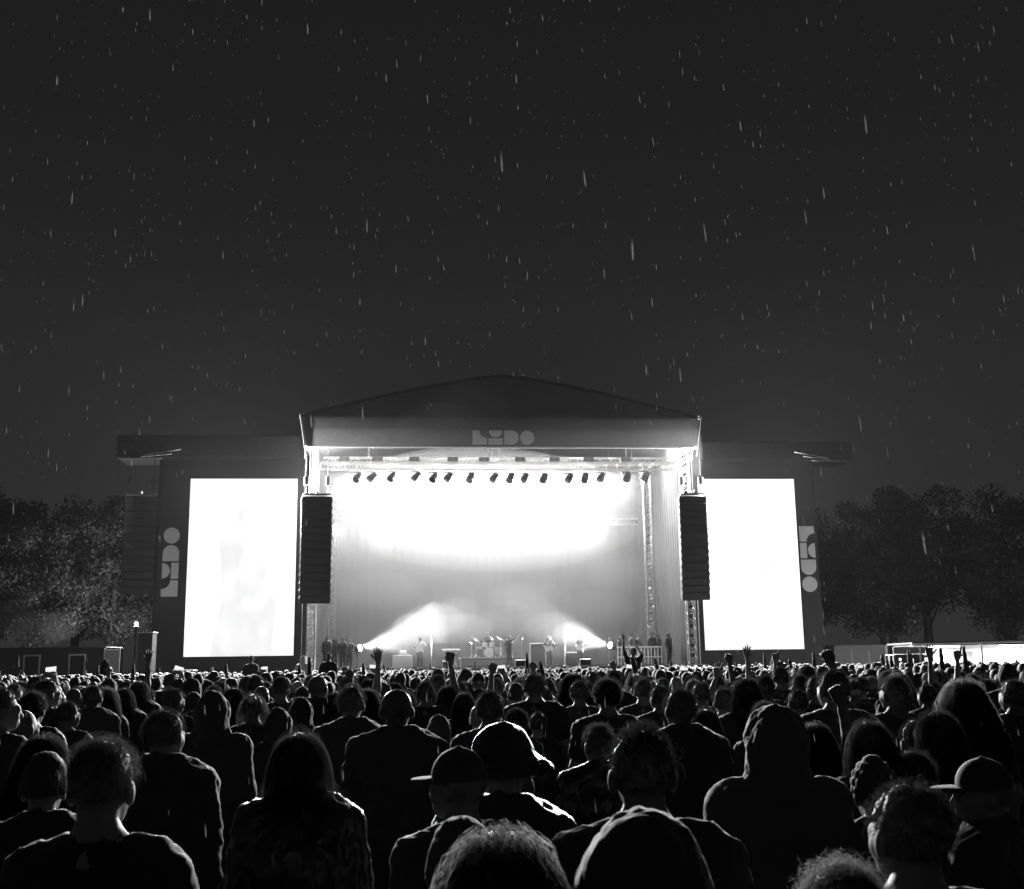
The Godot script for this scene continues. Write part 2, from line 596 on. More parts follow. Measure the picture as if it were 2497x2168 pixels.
	part("shell", box_mesh(Vector3(1.35, 2.2, 1.2), 0.03), mats["cabin_dark"], o, at(0, 1.1, -0.6))
	part("sign_board", box_mesh(Vector3(1.4, 0.3, 0.1), 0.02), mats["booth_grey"], o, at(0, 2.36, 0.02))
	for q in [[-0.42, 1.98, 0.10, 0.12], [0.10, 1.9, 0.12, 0.22], [-0.42, 1.62, 0.09, 0.3]]: part("lamp", box_mesh(Vector3(q[2], q[3], 0.04), 0.01), mats["lamp_soft"], o, at(q[0], q[1], 0.03))
	o = thing("bar_tent", "brightly lit white bar tent with a sloping awning edge", "bar", at(21.6, 0, -50.4))
	part("back_wall", box_mesh(Vector3(8.4, 2.6, 0.08)), mats["tent_white"], o, at(0.2, 1.3, -2.6))
	part("end_wall", box_mesh(Vector3(0.08, 2.6, 2.6)), mats["tent_white"], o, at(-3.95, 1.3, -1.3))
	part("roof", box_mesh(Vector3(8.9, 0.08, 3.4)), mats["roof_fabric"], o, Transform3D(Basis(Vector3.BACK, 0.012), Vector3(0.2, 2.72, -1.1)))
	part("awning_rail", tube_mesh(Vector3(-4.3, 2.62, 0.62), Vector3(4.6, 2.74, 0.62), 0.05), mats["case_white"], o)
	for x in [-3.9, -1.2, 1.5, 4.2]: part("post", tube_mesh(Vector3(x, 0, 0.5), Vector3(x, 2.6, 0.5), 0.04), mats["case_white"], o)
	part("counter", box_mesh(Vector3(7.4, 1.1, 0.6), 0.02), mats["tent_white"], o, at(0.4, 0.55, -0.4))
	part("menu_board", box_mesh(Vector3(1.95, 1.5, 0.06), 0.01), mats["booth_grey"], o, at(-1.6, 1.55, -2.0))
	for q in [[-2.0, 1.85, 0.40, 0.42], [-1.15, 1.85, 0.42, 0.46], [-2.0, 1.32, 0.36, 0.3]]: part("light_box", box_mesh(Vector3(q[2], q[3], 0.05), 0.02), mats["lamp_soft"], o, at(q[0], q[1], -1.95))
	part("monitor", box_mesh(Vector3(0.95, 0.62, 0.08), 0.02), mats["cabin_dark"], o, at(-3.3, 1.86, -0.9))
	part("monitor_screen", box_mesh(Vector3(0.72, 0.40, 0.02)), mats["lamp_soft"], o, at(-3.3, 1.84, -0.845))
	for x in [-2.2, 1.0, 3.4]:
		var tubel := part("fluorescent_tube", tube_mesh(Vector3(x - 0.7, 2.52, -1.2), Vector3(x + 0.7, 2.52, -1.2), 0.03), mats["lamp_glow"], o)
		var al := AreaLight3D.new()
		al.name = "tube_light"
		al.area_size = Vector2(1.4, 0.12)
		al.area_normalize_energy = true
		al.light_energy = BAR
		al.area_range = 60.0
		al.shadow_enabled = true
		o.add_child(al)
		al.transform = Transform3D(Basis(Vector3.RIGHT, -PI / 2), Vector3(x, 2.47, -1.2))
	# barrier at the edge of the pit
	for k in 17:
		o = thing("crowd_barrier", "steel crowd barrier section along the front of the stage", "barrier", on_stage(-17.6 + k * 2.2, 0, 3.2), "crowd barriers")
		part("panel", box_mesh(Vector3(2.15, 1.1, 0.04)), mats["steel"], o, at(0, 0.58, 0))
		part("rail", tube_mesh(Vector3(-1.07, 1.15, 0), Vector3(1.07, 1.15, 0), 0.035), mats["aluminium"], o)
		part("foot_plate", box_mesh(Vector3(2.1, 0.03, 0.9)), mats["steel"], o, at(0, 0.016, 0.4))

func build_rain() -> void:
	var st := begin()
	st.set_smooth_group(1)
	var ring := [[0.0, 0.0], [0.12, 0.8], [0.35, 1.0], [0.65, 0.75], [1.0, 0.0]]
	for i in 4:
		for k in 6:
			var a0 := TAU * k / 6.0
			var a1 := TAU * (k + 1) / 6.0
			var p := func(r: Array, a: float) -> Vector3: return Vector3(cos(a) * 0.0013 * r[1], (r[0] - 0.5) * 0.042, sin(a) * 0.0013 * r[1])
			quad(st, p.call(ring[i], a0), p.call(ring[i + 1], a0), p.call(ring[i + 1], a1), p.call(ring[i], a1))
	var mm := MultiMesh.new()
	mm.transform_format = MultiMesh.TRANSFORM_3D
	mm.mesh = finish(st)
	var rng := RandomNumberGenerator.new()
	rng.seed = 77
	var n := RAIN
	mm.instance_count = n
	for i in n:
		var p := Vector3(rng.randf_range(-17, 17), rng.randf_range(0.2, 19), rng.randf_range(-27, -2.5))
		if i % 9 == 0: p = Vector3(rng.randf_range(-5, 5), rng.randf_range(0.4, 6.5), rng.randf_range(-9, -2.0))
		var s := rng.randf_range(0.6, 1.5)
		mm.set_instance_transform(i, Transform3D(Basis.from_euler(Vector3(rng.randfn() * 0.03, 0, 0.05 + rng.randfn() * 0.03)).scaled_local(Vector3(s, rng.randf_range(0.7, 1.4), s)), p))
	var o := MultiMeshInstance3D.new()
	o.name = "rain"
	o.multimesh = mm
	o.material_override = mats["raindrop"]
	add_child(o)
	tag(o, "raindrops falling through the stage light", "rain", "", "stuff")

# ---------------------------------------------------------------- the crowd
# [pose, upper garment, hair or headgear, x, z, size, body turn, head turn, breadth, label]
const PLACED := [
	["down", "tee", "messy", -1.10, -3.10, 0.979, 0, 0, 1.00, "person with short tousled hair and bare neck in dark crew-neck T-shirt"],
	["down", "jacket", "beanie", -1.74, -4.30, 0.907, 8, 0, 0.97, "small person in a smooth beanie beside the tousled-haired T-shirt wearer"],
	["down", "jacket", "crop", -1.70, -5.60, 0.975, -6, -12, 1.06, "person with short hair in stiff denim jacket with creased shoulders"],
	["down", "hoodie", "hood", -1.97, -7.50, 0.988, 0, 0, 1.00, "tall hooded person with hood pulled up, behind the denim jacket"],
	["down", "tee", "bun", -2.14, -9.40, 0.973, 4, 6, 0.95, "person with loosely pinned-up hair and wavy strands over both ears"],
	["down", "hoodie", "hood", -1.72, -8.40, 0.910, -10, 0, 0.93, "person in pale-edged hood next to the pinned-up hair"],
	["down", "leather", "bob", -0.80, -4.30, 0.951, 0, -3, 0.98, "person with shoulder-length flipped hair in wet glossy leather jacket"],
	["down", "tee", "bald", -3.07, -7.20, 0.958, -14, -20, 1.00, "bald person half turned toward the dark container"],
	["down", "tee", "crop", -2.90, -6.48, 1.037, -26, -22, 1.00, "short-haired person in profile beside the bald head"],
	["down", "tee", "curly", -3.62, -8.64, 0.995, 0, 0, 1.00, "person with a round mop of curls behind the bald head"],
	["down", "tee", "frizz", -2.39, -5.88, 0.897, -10, -10, 0.95, "person with long frizzy hair below the bald head"],
	["down", "tee", "crop", -4.20, -10.32, 1.048, -30, -20, 1.00, "short-haired person with lit cheek under the container windows"],
	["down", "tee", "bald", -5.07, -13.20, 0.984, -10, -20, 1.00, "bald person farther in, below the container windows"],
	["down", "tee", "crop", -3.73, -9.60, 0.946, -8, -25, 1.00, "short-haired person with a lit ear, below the second bald head"],
	["down", "jacket", "crop", -4.14, -11.28, 1.009, 0, 0, 1.00, "short-haired person in bulky jacket under the container frame"],
	["down", "jacket", "beanie", -4.84, -13.68, 1.026, -15, 0, 1.00, "person in beanie beside the long-haired shoulder rider"],
	["down", "tee", "crop", -3.21, -10.80, 0.988, -10, -30, 1.00, "short-haired person with lit jaw before the big denim jacket"],
	["down", "jacket", "beanie", -3.29, -11.76, 0.949, 0, 0, 1.00, "person in dark beanie between the lit jaw and the tall hood"],
	["down", "tee", "long", -2.82, -11.52, 0.986, 0, 0, 0.95, "long-haired person between the tall hood and the pinned-up hair"],
	["down", "tee", "messy", -2.45, -12.00, 1.035, 8, 15, 1.00, "tousled person beneath the inner edge of the video screen"],
	["down", "jacket", "buzz", -1.98, -11.52, 1.047, -6, -14, 1.10, "broad buzz-cut person in jacket with lit scalp rim"],
	["down", "hoodie", "hood", -1.83, -9.84, 0.930, 0, 0, 0.95, "hooded person directly behind the flipped shoulder-length hair"],
	["down", "tee", "bob", -1.71, -10.92, 0.957, 4, 0, 0.95, "bob-haired person between the buzz cut and the thick neck"],
	["down", "jacket", "crop", -1.13, -7.90, 1.015, 8, -12, 1.02, "short-haired thick-necked person in jacket beside the cropped broad shoulders"],
	["down", "jacket", "buzz", -0.69, -6.70, 1.015, 0, 0, 1.12, "broad-shouldered person with cropped scalp and protruding ears"],
	["down", "hoodie", "hood", -0.56, -8.40, 0.873, 0, 0, 0.90, "short hooded person beside the broad cropped scalp"],
	["down", "tee", "long", -0.69, -11.64, 0.977, 5, 0, 0.95, "long straight-haired person under the raised bare fist"],
	["down", "tee", "long", -0.48, -10.80, 0.948, -5, 0, 0.95, "second long straight-haired person under the bent raised fist"],
	["down", "tee", "crop", -0.17, -7.56, 0.992, 0, -6, 1.00, "person with rounded short hair behind the wet brimmed hat"],
	["down", "tee", "buzz", -0.28, -8.88, 0.921, 0, 0, 0.97, "buzz-cut person directly behind the wet brimmed hat"],
	["down", "tee", "curly", -0.00, -9.36, 0.883, 20, 30, 0.98, "curly person with a peaked visor lit from behind"],
	["down", "tee", "crop", 0.19, -9.96, 0.860, 0, 0, 0.95, "short person with lit round crop before the wide dark shoulders"],
	["down", "jacket", "bucket", -0.05, -4.15, 0.941, -6, -10, 1.05, "person in a wet glistening brimmed hat and dark rain jacket"],
	["down", "tee", "cap", -0.19, -3.80, 0.929, 34, 32, 1.00, "person in baseball cap with the peak pointing sideways"],
	["down", "tee", "crop", 0.18, -10.80, 1.042, 0, 8, 1.16, "tall wide-shouldered person standing in thin smoke"],
	["down", "tee", "crop", 0.62, -11.16, 1.000, 0, 8, 1.00, "short-haired person with a lit neck beside the tall curly top"],
	["down", "tee", "curly", 0.69, -8.64, 1.016, 0, 0, 1.05, "tall person with curly top and shaved nape"],
	["down", "tee", "crop", 1.25, -11.28, 1.005, 0, 0, 1.00, "short-haired person beneath the clapping shoulder rider"],
	["down", "tee", "crop", 1.32, -10.56, 0.973, 10, 12, 1.00, "short-haired person with lit ear next to the clapping shoulder rider"],
	["down", "jacket", "crop", 1.01, -7.08, 0.994, 6, 8, 1.10, "heavy-set short-haired person in jacket with lit cheek"],
	["down", "leather", "messy", 0.45, -6.36, 0.898, 10, 14, 1.00, "person with short hair and wet collar beside the pointed thick hair"],
	["down", "tee", "tuft", 0.35, -3.25, 0.978, 0, 0, 1.10, "person with thick pointed hair, big ears and wide neck"],
	["down", "tee", "frizz", -0.03, -2.10, 0.911, 0, 0, 0.95, "person with big curly blond frizz lit from behind"],
	["down", "jacket", "beanie", -0.13, -2.70, 0.879, 12, 10, 0.97, "person in smooth beanie peeking out beside the blond frizz"],
	["down", "hoodie", "hoodbow", 0.21, -2.00, 0.926, -6, 0, 1.10, "person with bowed head under a large smooth hood"],
	["down", "hoodie", "hood", 0.98, -4.40, 0.972, 4, 0, 1.06, "tall person in a pointed hood with rounded shoulders"],
	["down", "tee", "frizz", 1.60, -6.24, 0.890, -8, -8, 0.95, "wavy-haired person half hidden behind the pointed hood"],
	["down", "tee", "long", 1.58, -5.20, 0.932, 0, -6, 0.97, "person with long straight hair and bright hair edge"],
	["down", "jacket", "beanieknit", 1.34, -4.40, 0.860, 0, 0, 0.95, "person in a chunky knitted hat"],
	["down", "tee", "crop", 0.88, -2.65, 0.926, 6, 8, 1.05, "person with thin cropped hair lit along one side"],
	["down", "tee", "curly", 0.57, -2.10, 0.877, 4, 0, 0.95, "small curly-haired person beside the thin lit crop"],
	["down", "jacket", "cap", 1.59, -4.00, 0.888, 52, 40, 1.02, "person in cap and spectacles in profile"],
	["down", "tee", "frizz", 2.64, -6.80, 1.008, 0, 0, 1.00, "tall person with long wavy light hair"],
	["down", "tee", "long", 2.00, -5.50, 0.947, 6, 8, 0.97, "dark long-haired person before the light wavy hair"],
	["down", "tee", "curly", 1.67, -4.90, 0.860, 0, 0, 0.95, "small curly head between the knitted hat and the dark long hair"],
	["down", "tee", "crop", 2.12, -7.68, 1.049, 6, 10, 1.10, "big tall person with smooth cropped hair and lit cheek"],
	["down", "tee", "crop", 2.82, -10.80, 1.006, 4, 10, 1.00, "short-haired person tucked behind the big cropped head"],
	["fist_l", "vest", "messy", 2.76, -8.40, 1.017, 12, 18, 1.05, "bare-armed person lifting one forearm before the lit bar"],
	["down", "tee", "messy", 2.50, -11.52, 1.012, 0, 0, 1.00, "tousled person under the spread open hand"],
	["down", "tee", "crop", 3.05, -13.20, 1.057, 0, 0, 1.00, "tall short-haired person under the bright screen corner"],
	["down", "tee", "long", 1.83, -9.12, 1.014, 6, 0, 0.97, "long-haired person with highlighted parting"],
	["down", "tee", "crop", 1.73, -9.60, 0.966, 4, 6, 1.00, "person with plain rounded crop next to the long parting"],
	["down", "tee", "crop", 1.82, -11.28, 0.981, 0, 8, 1.00, "short-haired person near the inner edge of the bright screen"],
	["down", "tee", "curly", 1.76, -8.16, 0.919, 0, 0, 0.98, "curly-haired person right behind the pointed hood"],
	["down", "tee", "crop", 2.41, -9.84, 0.951, -6, -8, 1.00, "dark cropped person beside the big smooth crop"],
	["down", "tee", "messy", 3.00, -12.12, 1.004, 0, 0, 1.00, "fuzzy-haired person below the pointing finger"],
	["down", "tee", "curly", 3.54, -13.92, 1.053, 0, 0, 1.00, "tall curly head against the screen base"],
	["down", "jacket", "beanie", 5.15, -12.00, 1.048, 0, 0, 1.00, "tall person in beanie before the lit bar wall"],
	["down", "tee", "crop", 3.63, -8.40, 0.998, 6, 10, 1.05, "stocky short-haired person at the edge of the lit bar"],
	["down", "tee", "crop", 4.07, -11.40, 0.949, 6, 10, 1.00, "short-haired person under the bar monitor"],
	["down", "tee", "bob", 1.29, -7.92, 0.908, 20, 20, 0.95, "bob-haired person in profile below the screen edge"],
	["down", "tee", "crop", 2.80, -9.96, 0.930, 0, 0, 1.00, "round-headed person between the big crop and the bare arms"],
	["down", "tee", "crop", -0.23, -13.80, 1.003, 0, 0, 1.00, "short-haired person before the drum riser"],
	["down", "tee", "long", -1.68, -13.20, 1.015, 0, 0, 0.95, "long-haired person below the smoke jet"],
	["fist_r", "tee", "crop", -0.90, -11.50, 1.004, 8, 0, 1.00, "person thrusting a bare fist straight up beneath the drum kit"],
	["fist_r2", "tee", "crop", -0.61, -12.50, 0.995, 10, 0, 1.00, "person raising a bent fist beside the drum riser"],
	["open_r", "tee", "messy", -1.77, -12.50, 0.988, 0, 0, 1.00, "person holding a spread hand up to the smoke jet"],
	["fist_l", "tee", "crop", 0.59, -13.50, 0.998, -6, 0, 1.00, "person punching a curled fist toward the guitar amplifier"],
	["fist_r", "tee", "crop", 2.20, -13.00, 0.982, 0, 0, 1.00, "person stretching a wristband fist high against the screen"],
	["ell_l", "tee", "crop", 2.43, -12.50, 0.977, -8, 0, 1.00, "person making a finger-and-thumb sign under the screen"],
	["open_l", "tee", "crop", 3.22, -14.50, 0.986, -6, 0, 1.00, "person holding five spread fingers against the bright screen"],
	["point_l", "tee", "crop", 3.63, -14.80, 0.975, -10, 0, 1.00, "person pointing one finger up at the screen corner"],
	["fist_l", "tee", "crop", 2.83, -13.60, 0.980, 0, 0, 1.00, "person with a low clenched fist between the raised hands"],
	["point_l", "tee", "long", 5.11, -12.50, 0.966, -16, 0, 1.00, "long-haired person pointing a finger before the bar"],
	["open_l", "tee", "crop", 5.18, -13.50, 0.975, -10, 0, 1.00, "person waving an open hand before the bar counter"],
	["fist_l", "tee", "crop", 2.07, -6.00, 0.909, -6, 0, 1.00, "person lifting a lit bare forearm with closed hand"],
	["open_r", "tee", "crop", -5.09, -15.00, 1.013, -10, 0, 1.00, "person waving an open hand near the container door"],
	["fist_l", "tee", "crop", 1.65, -14.50, 0.999, 0, 0, 1.00, "person with a low fist beside the clapping shoulder rider"],
	["phone", "tee", "crop", -5.64, -13.50, 1.059, 0, 0, 1.0, "person filming with a glowing phone held up above the heads"],
	["phone", "tee", "crop", -5.41, -18.00, 1.060, 0, 0, 1.0, "person filming with a glowing phone held up above the heads"],
	["phone", "tee", "crop", -2.52, -20.00, 1.054, 0, 0, 1.0, "person filming with a glowing phone held up above the heads"],
	["phone", "tee", "crop", 1.95, -19.00, 1.021, 0, 0, 1.0, "person filming with a glowing phone held up above the heads"],
	["phone", "tee", "crop", 3.00, -20.00, 0.992, 0, 0, 1.0, "person filming with a glowing phone held up above the heads"],
	["phone", "tee", "crop", -5.79, -26.00, 1.060, 0, 0, 1.0, "person filming with a glowing phone held up above the heads"],
	["phone", "tee", "crop", 7.34, -24.00, 0.981, 0, 0, 1.0, "person filming with a glowing phone held up above the heads"],
	["phone", "tee", "crop", -0.26, -21.00, 1.035, 0, 0, 1.0, "person filming with a glowing phone held up above the heads"],
]

func build_crowd(rng: RandomNumberGenerator) -> void:
	var taken := []
	for q in PLACED:
		var light: bool = "blond" in q[9] or "light hair" in q[9] or "small curly-haired" in q[9]
		var group := "crowd filming with phones" if q[0] == "phone" else ""
		make_person(q[9], q[0], q[1], q[2], Vector3(q[3], 0, q[4]), q[6], q[5], q[8], q[7], rng, group, light)
		taken.append(Vector2(q[3], q[4]))
		if q[0] == "phone":
			var o := thing("phone", "glowing phone held up above the heads of the crowd", "phone", Transform3D(Basis.from_euler(Vector3(rng.randfn() * 0.2, rng.randfn() * 0.3, rng.randfn() * 0.12)), Vector3(q[3], 1.83 * q[5], q[4] - 0.375 * q[5])), "phones held up in the crowd")
			part("case", box_mesh(Vector3(0.16, 0.082, 0.010), 0.004), mats["lamp_black"], o)
			part("screen", box_mesh(Vector3(0.150, 0.072, 0.002)), mats["phone_glow"], o, at(0, 0, 0.0065))
	# riders on shoulders, each with the person who carries them
	for q in [[3.1, -30.0, "rider_clap", "crop", "shoulder rider clapping both hands overhead before the railed wing", "person carrying the clapping shoulder rider"], [-13.6, -38.0, "rider", "long", "long-haired shoulder rider near the pale upright panel", "person carrying the long-haired shoulder rider"], [-5.05, -31.0, "rider", "crop", "shoulder rider before the smoke jet wing", "person carrying the shoulder rider before the smoke jet wing"], [-8.3, -36.0, "rider", "messy", "shoulder rider under the edge of the video screen", "person carrying the shoulder rider under the video screen"], [-7.4, -40.0, "rider", "hood", "hooded shoulder rider in pale top beside the smoke jet wing", "person carrying the hooded shoulder rider"]]:
		make_person(q[5], "down", "tee", "crop", Vector3(q[0], 0, q[1]), 0, 1.0, 1.05, 0, rng)
		var r := make_person(q[4], q[2], "hoodie" if q[3] == "hood" else "tee", q[3], Vector3(q[0], 0.62, q[1] + 0.06), 0, 0.98, 0.95, 0, rng)
		if q[3] == "hood":
			for c in ["hooded_sweatshirt", "hood"]: r.get_node(c).material_override = mats["cloth_pale"]
		taken.append(Vector2(q[0], q[1]))
	# the rest of the crowd on a loose grid
	var spots := []
	var z := -11.6
	while z > -57.0:
		var half := -z * 0.475 + 1.6
		var x := -half
		while x < half:
			var p := Vector2(x + rng.randfn() * 0.17, z + rng.randfn() * 0.18)
			x += 0.60
			if rng.randf() < 0.16: continue
			var far_edge := -58.6 - p.x * 0.087
			if p.y < far_edge: continue
			if p.x > 16.2 and p.y < -48.6: continue
			var free := true
			for t in taken:
				if t.distance_squared_to(p) < 0.22:
					free = false
					break
			if free: spots.append(p)
		z -= 0.60
	spots.sort_custom(func(a, b): return a.y > b.y)
	var heads := ["crop", "crop", "messy", "buzz", "curly", "long", "long", "bob", "beanie", "crop", "hood", "cap", "bun", "bald", "frizz", "messy"]
	var words := {"crop": "short-haired", "messy": "tousled", "buzz": "buzz-cut", "curly": "curly-haired", "long": "long-haired", "bob": "bob-haired", "beanie": "beanie-wearing", "hood": "hooded", "cap": "capped", "bun": "pinned-haired", "bald": "bald", "frizz": "frizzy-haired"}
	var poses := ["down", "down", "down", "down", "down", "down", "down", "down", "down", "down", "down", "fist_l", "down", "down", "down", "down"]
	var does := {"down": "standing deep in the packed crowd", "fist_l": "raising a fist deep in the packed crowd", "fist_r": "raising a fist deep in the packed crowd", "open_r": "raising a hand deep in the packed crowd"}
	var singles := 300 - PLACED.size() - 10 - 18
	var batches := {}
	for i in spots.size():
		var p: Vector2 = spots[i]
		var size := clampf(0.985 + rng.randfn() * 0.035, 0.9, 1.06)
		if i < singles:
			var h: String = heads[rng.randi() % heads.size()]
			var pose: String = poses[rng.randi() % poses.size()] if -p.y > 12.0 else "down"
			var top: String = "hoodie" if h == "hood" else ["tee", "tee", "jacket"][rng.randi() % 3]
			if pose != "down": top = "tee"
			make_person("%s person %s" % [words[h], does[pose]], pose, top, h, Vector3(p.x, 0, p.y), rng.randfn() * 12.0, size, rng.randf_range(0.94, 1.08), int(rng.randfn() * 10.0), rng, "crowd before the stage", rng.randf() < 0.12)
		else:
			var kind: String = ["down crop", "down crop", "down long", "down curly", "down crop", "fist_r crop", "open_l crop", "down crop", "down long", "fist_l crop"][rng.randi() % 10] if rng.randf() < 0.09 else ["down crop", "down crop", "down long", "down curly"][rng.randi() % 4]
			if not batches.has(kind): batches[kind] = []
			batches[kind].append([Transform3D(Basis(Vector3.UP, rng.randfn() * 0.25).scaled(Vector3.ONE * size), Vector3(p.x, 0, p.y)), rng.randf_range(0.01, 0.05)])
	var crowd := Node3D.new()
	crowd.name = "crowd"
	add_child(crowd)
	tag(crowd, "far mass of people packed up to the stage", "crowd", "", "stuff")
	for kind in batches:
		var mm := MultiMesh.new()
		mm.transform_format = MultiMesh.TRANSFORM_3D
		mm.use_colors = true
		mm.mesh = shared("far " + kind)
		mm.instance_count = batches[kind].size()
		for i in mm.instance_count:
			mm.set_instance_transform(i, batches[kind][i][0])
			var v: float = batches[kind][i][1]
			mm.set_instance_color(i, Color(v, v, v))
		var o := MultiMeshInstance3D.new()
		o.name = "people"
		o.multimesh = mm
		o.material_override = mats["crowd_cloth"]
		crowd.add_child(o, true)
		o.set_meta("kind", "stuff")
	print("crowd: %d singles, %d far" % [singles, spots.size() - singles])

# ---------------------------------------------------------------- stage hardware
# a square box truss between two points: four chords and the lattice of its diagonals
func truss(o: Node3D, a: Vector3, b: Vector3, w: float, m: Material, bays: int) -> void:
	var d := (b - a).normalized()
	var u := d.cross(Vector3.FORWARD if absf(d.z) < 0.9 else Vector3.UP).normalized() * w / 2.0
	var v := d.cross(u).normalized() * w / 2.0
	var c := [u + v, v - u, -u - v, u - v]
	for q in c: part("chord", tube_mesh(a + q, b + q, 0.03, -1.0, 6), m, o)
	var st := begin()
	for i in bays:
		var p := a.lerp(b, float(i) / bays)
		var q := a.lerp(b, float(i + 1) / bays)
		for f in 4:
			var e: Vector3 = c[f]
			var g: Vector3 = c[(f + 1) % 4]
			tube(st, p + e, (p + q) / 2.0 + g, 0.014, -1.0, 5, false)
			tube(st, (p + q) / 2.0 + g, q + e, 0.014, -1.0, 5, false)
			tube(st, p + e, p + g, 0.012, -1.0, 5, false)
	part("lattice", finish(st), m, o)

func glyph(which: int) -> PackedVector2Array:
	var p := PackedVector2Array()
	match which:
		0:
			p = PackedVector2Array([Vector2(0, 0), Vector2(1, 0)])
			for i in 13: p.append(Vector2(1.02, 1.02) + Vector2(cos(lerpf(-PI / 2, -PI, i / 12.0)), sin(lerpf(-PI / 2, -PI, i / 12.0))) * 0.55)
			p.append(Vector2(0, 1))
		1: p = PackedVector2Array([Vector2(0, 0), Vector2(1, 0), Vector2(1, 0.45), Vector2(0, 0.45)])
		2:
			for i in 17: p.append(Vector2(0.5, 1.0) + Vector2(cos(PI + PI * i / 16.0), sin(PI + PI * i / 16.0)) * 0.48)
		3:
			p = PackedVector2Array([Vector2(0, 0)])
			for i in 17: p.append(Vector2(0.5, 0.5) + Vector2(cos(-PI / 2 + PI * i / 16.0), sin(-PI / 2 + PI * i / 16.0)) * 0.5)
			p.append(Vector2(0, 1))
		4:
			for i in 32: p.append(Vector2(0.5, 0.5) + Vector2(cos(TAU * i / 32.0), sin(TAU * i / 32.0)) * 0.5)
	return p

# the four block letters in a row from the local origin along +X
func lettering(o: Node3D, size: float, gap: float, t: Transform3D) -> void:
	var x := 0.0
	for g in [[0, 0.0], [1, 1.0], [2, 0.0], [3, 1.0], [4, 1.0]]:
		x += g[1] * (size + gap)
		var poly := PackedVector2Array()
		for q in glyph(g[0]): poly.append(q * size)
		part("letter", slab(poly, 0.03), mats["print_white"], o, t * at(x, 0, 0))

func line_array(label: String, x: float, z: float, top: float, count: int, width: float, turn: float) -> void:
	var o := thing("line_array", label, "loudspeaker", on_stage(x, top, z, turn), "hanging loudspeaker arrays")
	var h := 0.40
	var st := begin()
	bx(st, Vector3.ZERO, Vector3(width, h - 0.006, 0.75), 0.012)
	for s in [-1.0, 1.0]: bx(st, Vector3(s * (width / 2.0 + 0.02), 0, 0.1), Vector3(0.035, 0.16, 0.4), 0.01)
	var cab := finish(st)
	var grille := box_mesh(Vector3(width * 0.96, h - 0.02, 0.02), 0.005)
	var y := -0.55
	var z0 := 0.0
	var tilt := 0.0
	for i in count:
		var t := Transform3D(Basis(Vector3.RIGHT, tilt), Vector3(0, y, z0))
		var c := part("cabinet", cab, mats["speaker_black"], o, t)
		part("grille", grille, mats["speaker_grille"], c, at(0, 0, 0.385))
		y -= h * cos(tilt)
		z0 -= h * sin(tilt) * 0.9
		tilt += deg_to_rad(0.35 + i * 0.12)
	var fr := begin()
	bx(fr, Vector3(0, -0.25, 0), Vector3(width * 0.9, 0.10, 0.9), 0.01)
	bx(fr, Vector3(0, -0.13, 0), Vector3(0.12, 0.14, 1.2), 0.01)
	part("flying_frame", finish(fr), mats["steel"], o)
	for s in [-0.35, 0.35]:
		part("hoist_chain", tube_mesh(Vector3(s * width, -0.2, 0), Vector3(s * width, 2.6, -0.2), 0.022, -1.0, 6), mats["steel"], o)
		var hb := begin()
		bx(hb, Vector3(s * width, 0.55, -0.04), Vector3(0.26, 0.5, 0.24), 0.04)
		part("hoist_motor", finish(hb), mats["steel"], o)

func stage_lamp(label: String, x: float, y: float, z: float, tilt: float, yaw: float, energy: float, group: String, hang := 0.5) -> void:
	var o := thing("stage_light", label, "stage light", on_stage(x, y, z), group)
	if not shapes.has("lamp body"):
		var st := begin()
		tube(st, Vector3(0, 0, -0.42), Vector3(0, 0, -0.12), 0.15, 0.19, 14)
		tube(st, Vector3(0, 0, -0.12), Vector3(0, 0, 0.10), 0.20, 0.21, 14)
		shapes["lamp body"] = finish(st)
		st = begin()
		for s in [-1.0, 1.0]: bx(st, Vector3(s * 0.245, 0.17, -0.05), Vector3(0.03, 0.40, 0.07), 0.005)
		bx(st, Vector3(0, 0.385, -0.05), Vector3(0.53, 0.05, 0.16), 0.01)
		shapes["lamp yoke"] = finish(st)
		st = begin()
		tube(st, Vector3(0, 0, 0.101), Vector3(0, 0, 0.115), 0.185, 0.185, 16)
		shapes["lamp lens"] = finish(st)
	var turn := Transform3D(Basis(Vector3.UP, deg_to_rad(yaw)) * Basis(Vector3.RIGHT, deg_to_rad(tilt)), Vector3.ZERO)
	var body := part("body", shapes["lamp body"], mats["lamp_black"], o, turn)
	part("yoke", shapes["lamp yoke"], mats["lamp_black"], o, at(0, 0, 0.0))
	part("clamp", tube_mesh(Vector3(0, 0.39, -0.05), Vector3(0, 0.39 + hang, -0.05), 0.025, -1.0, 6), mats["steel"], o)
	part("lens", shapes["lamp lens"], mats["lamp_glow"] if energy > 0.0 else mats["lens_glass"], body)
	if energy > 0.0:
		var l := SpotLight3D.new()
		l.name = "beam"
		l.light_energy = energy
		l.spot_angle = 82.0
		l.spot_angle_attenuation = 0.6
		l.spot_range = 120.0
		l.light_size = 0.12
		l.shadow_enabled = true
		o.add_child(l)
		l.transform = turn * Transform3D(Basis(Vector3.UP, PI), Vector3(0, 0, 0.26))

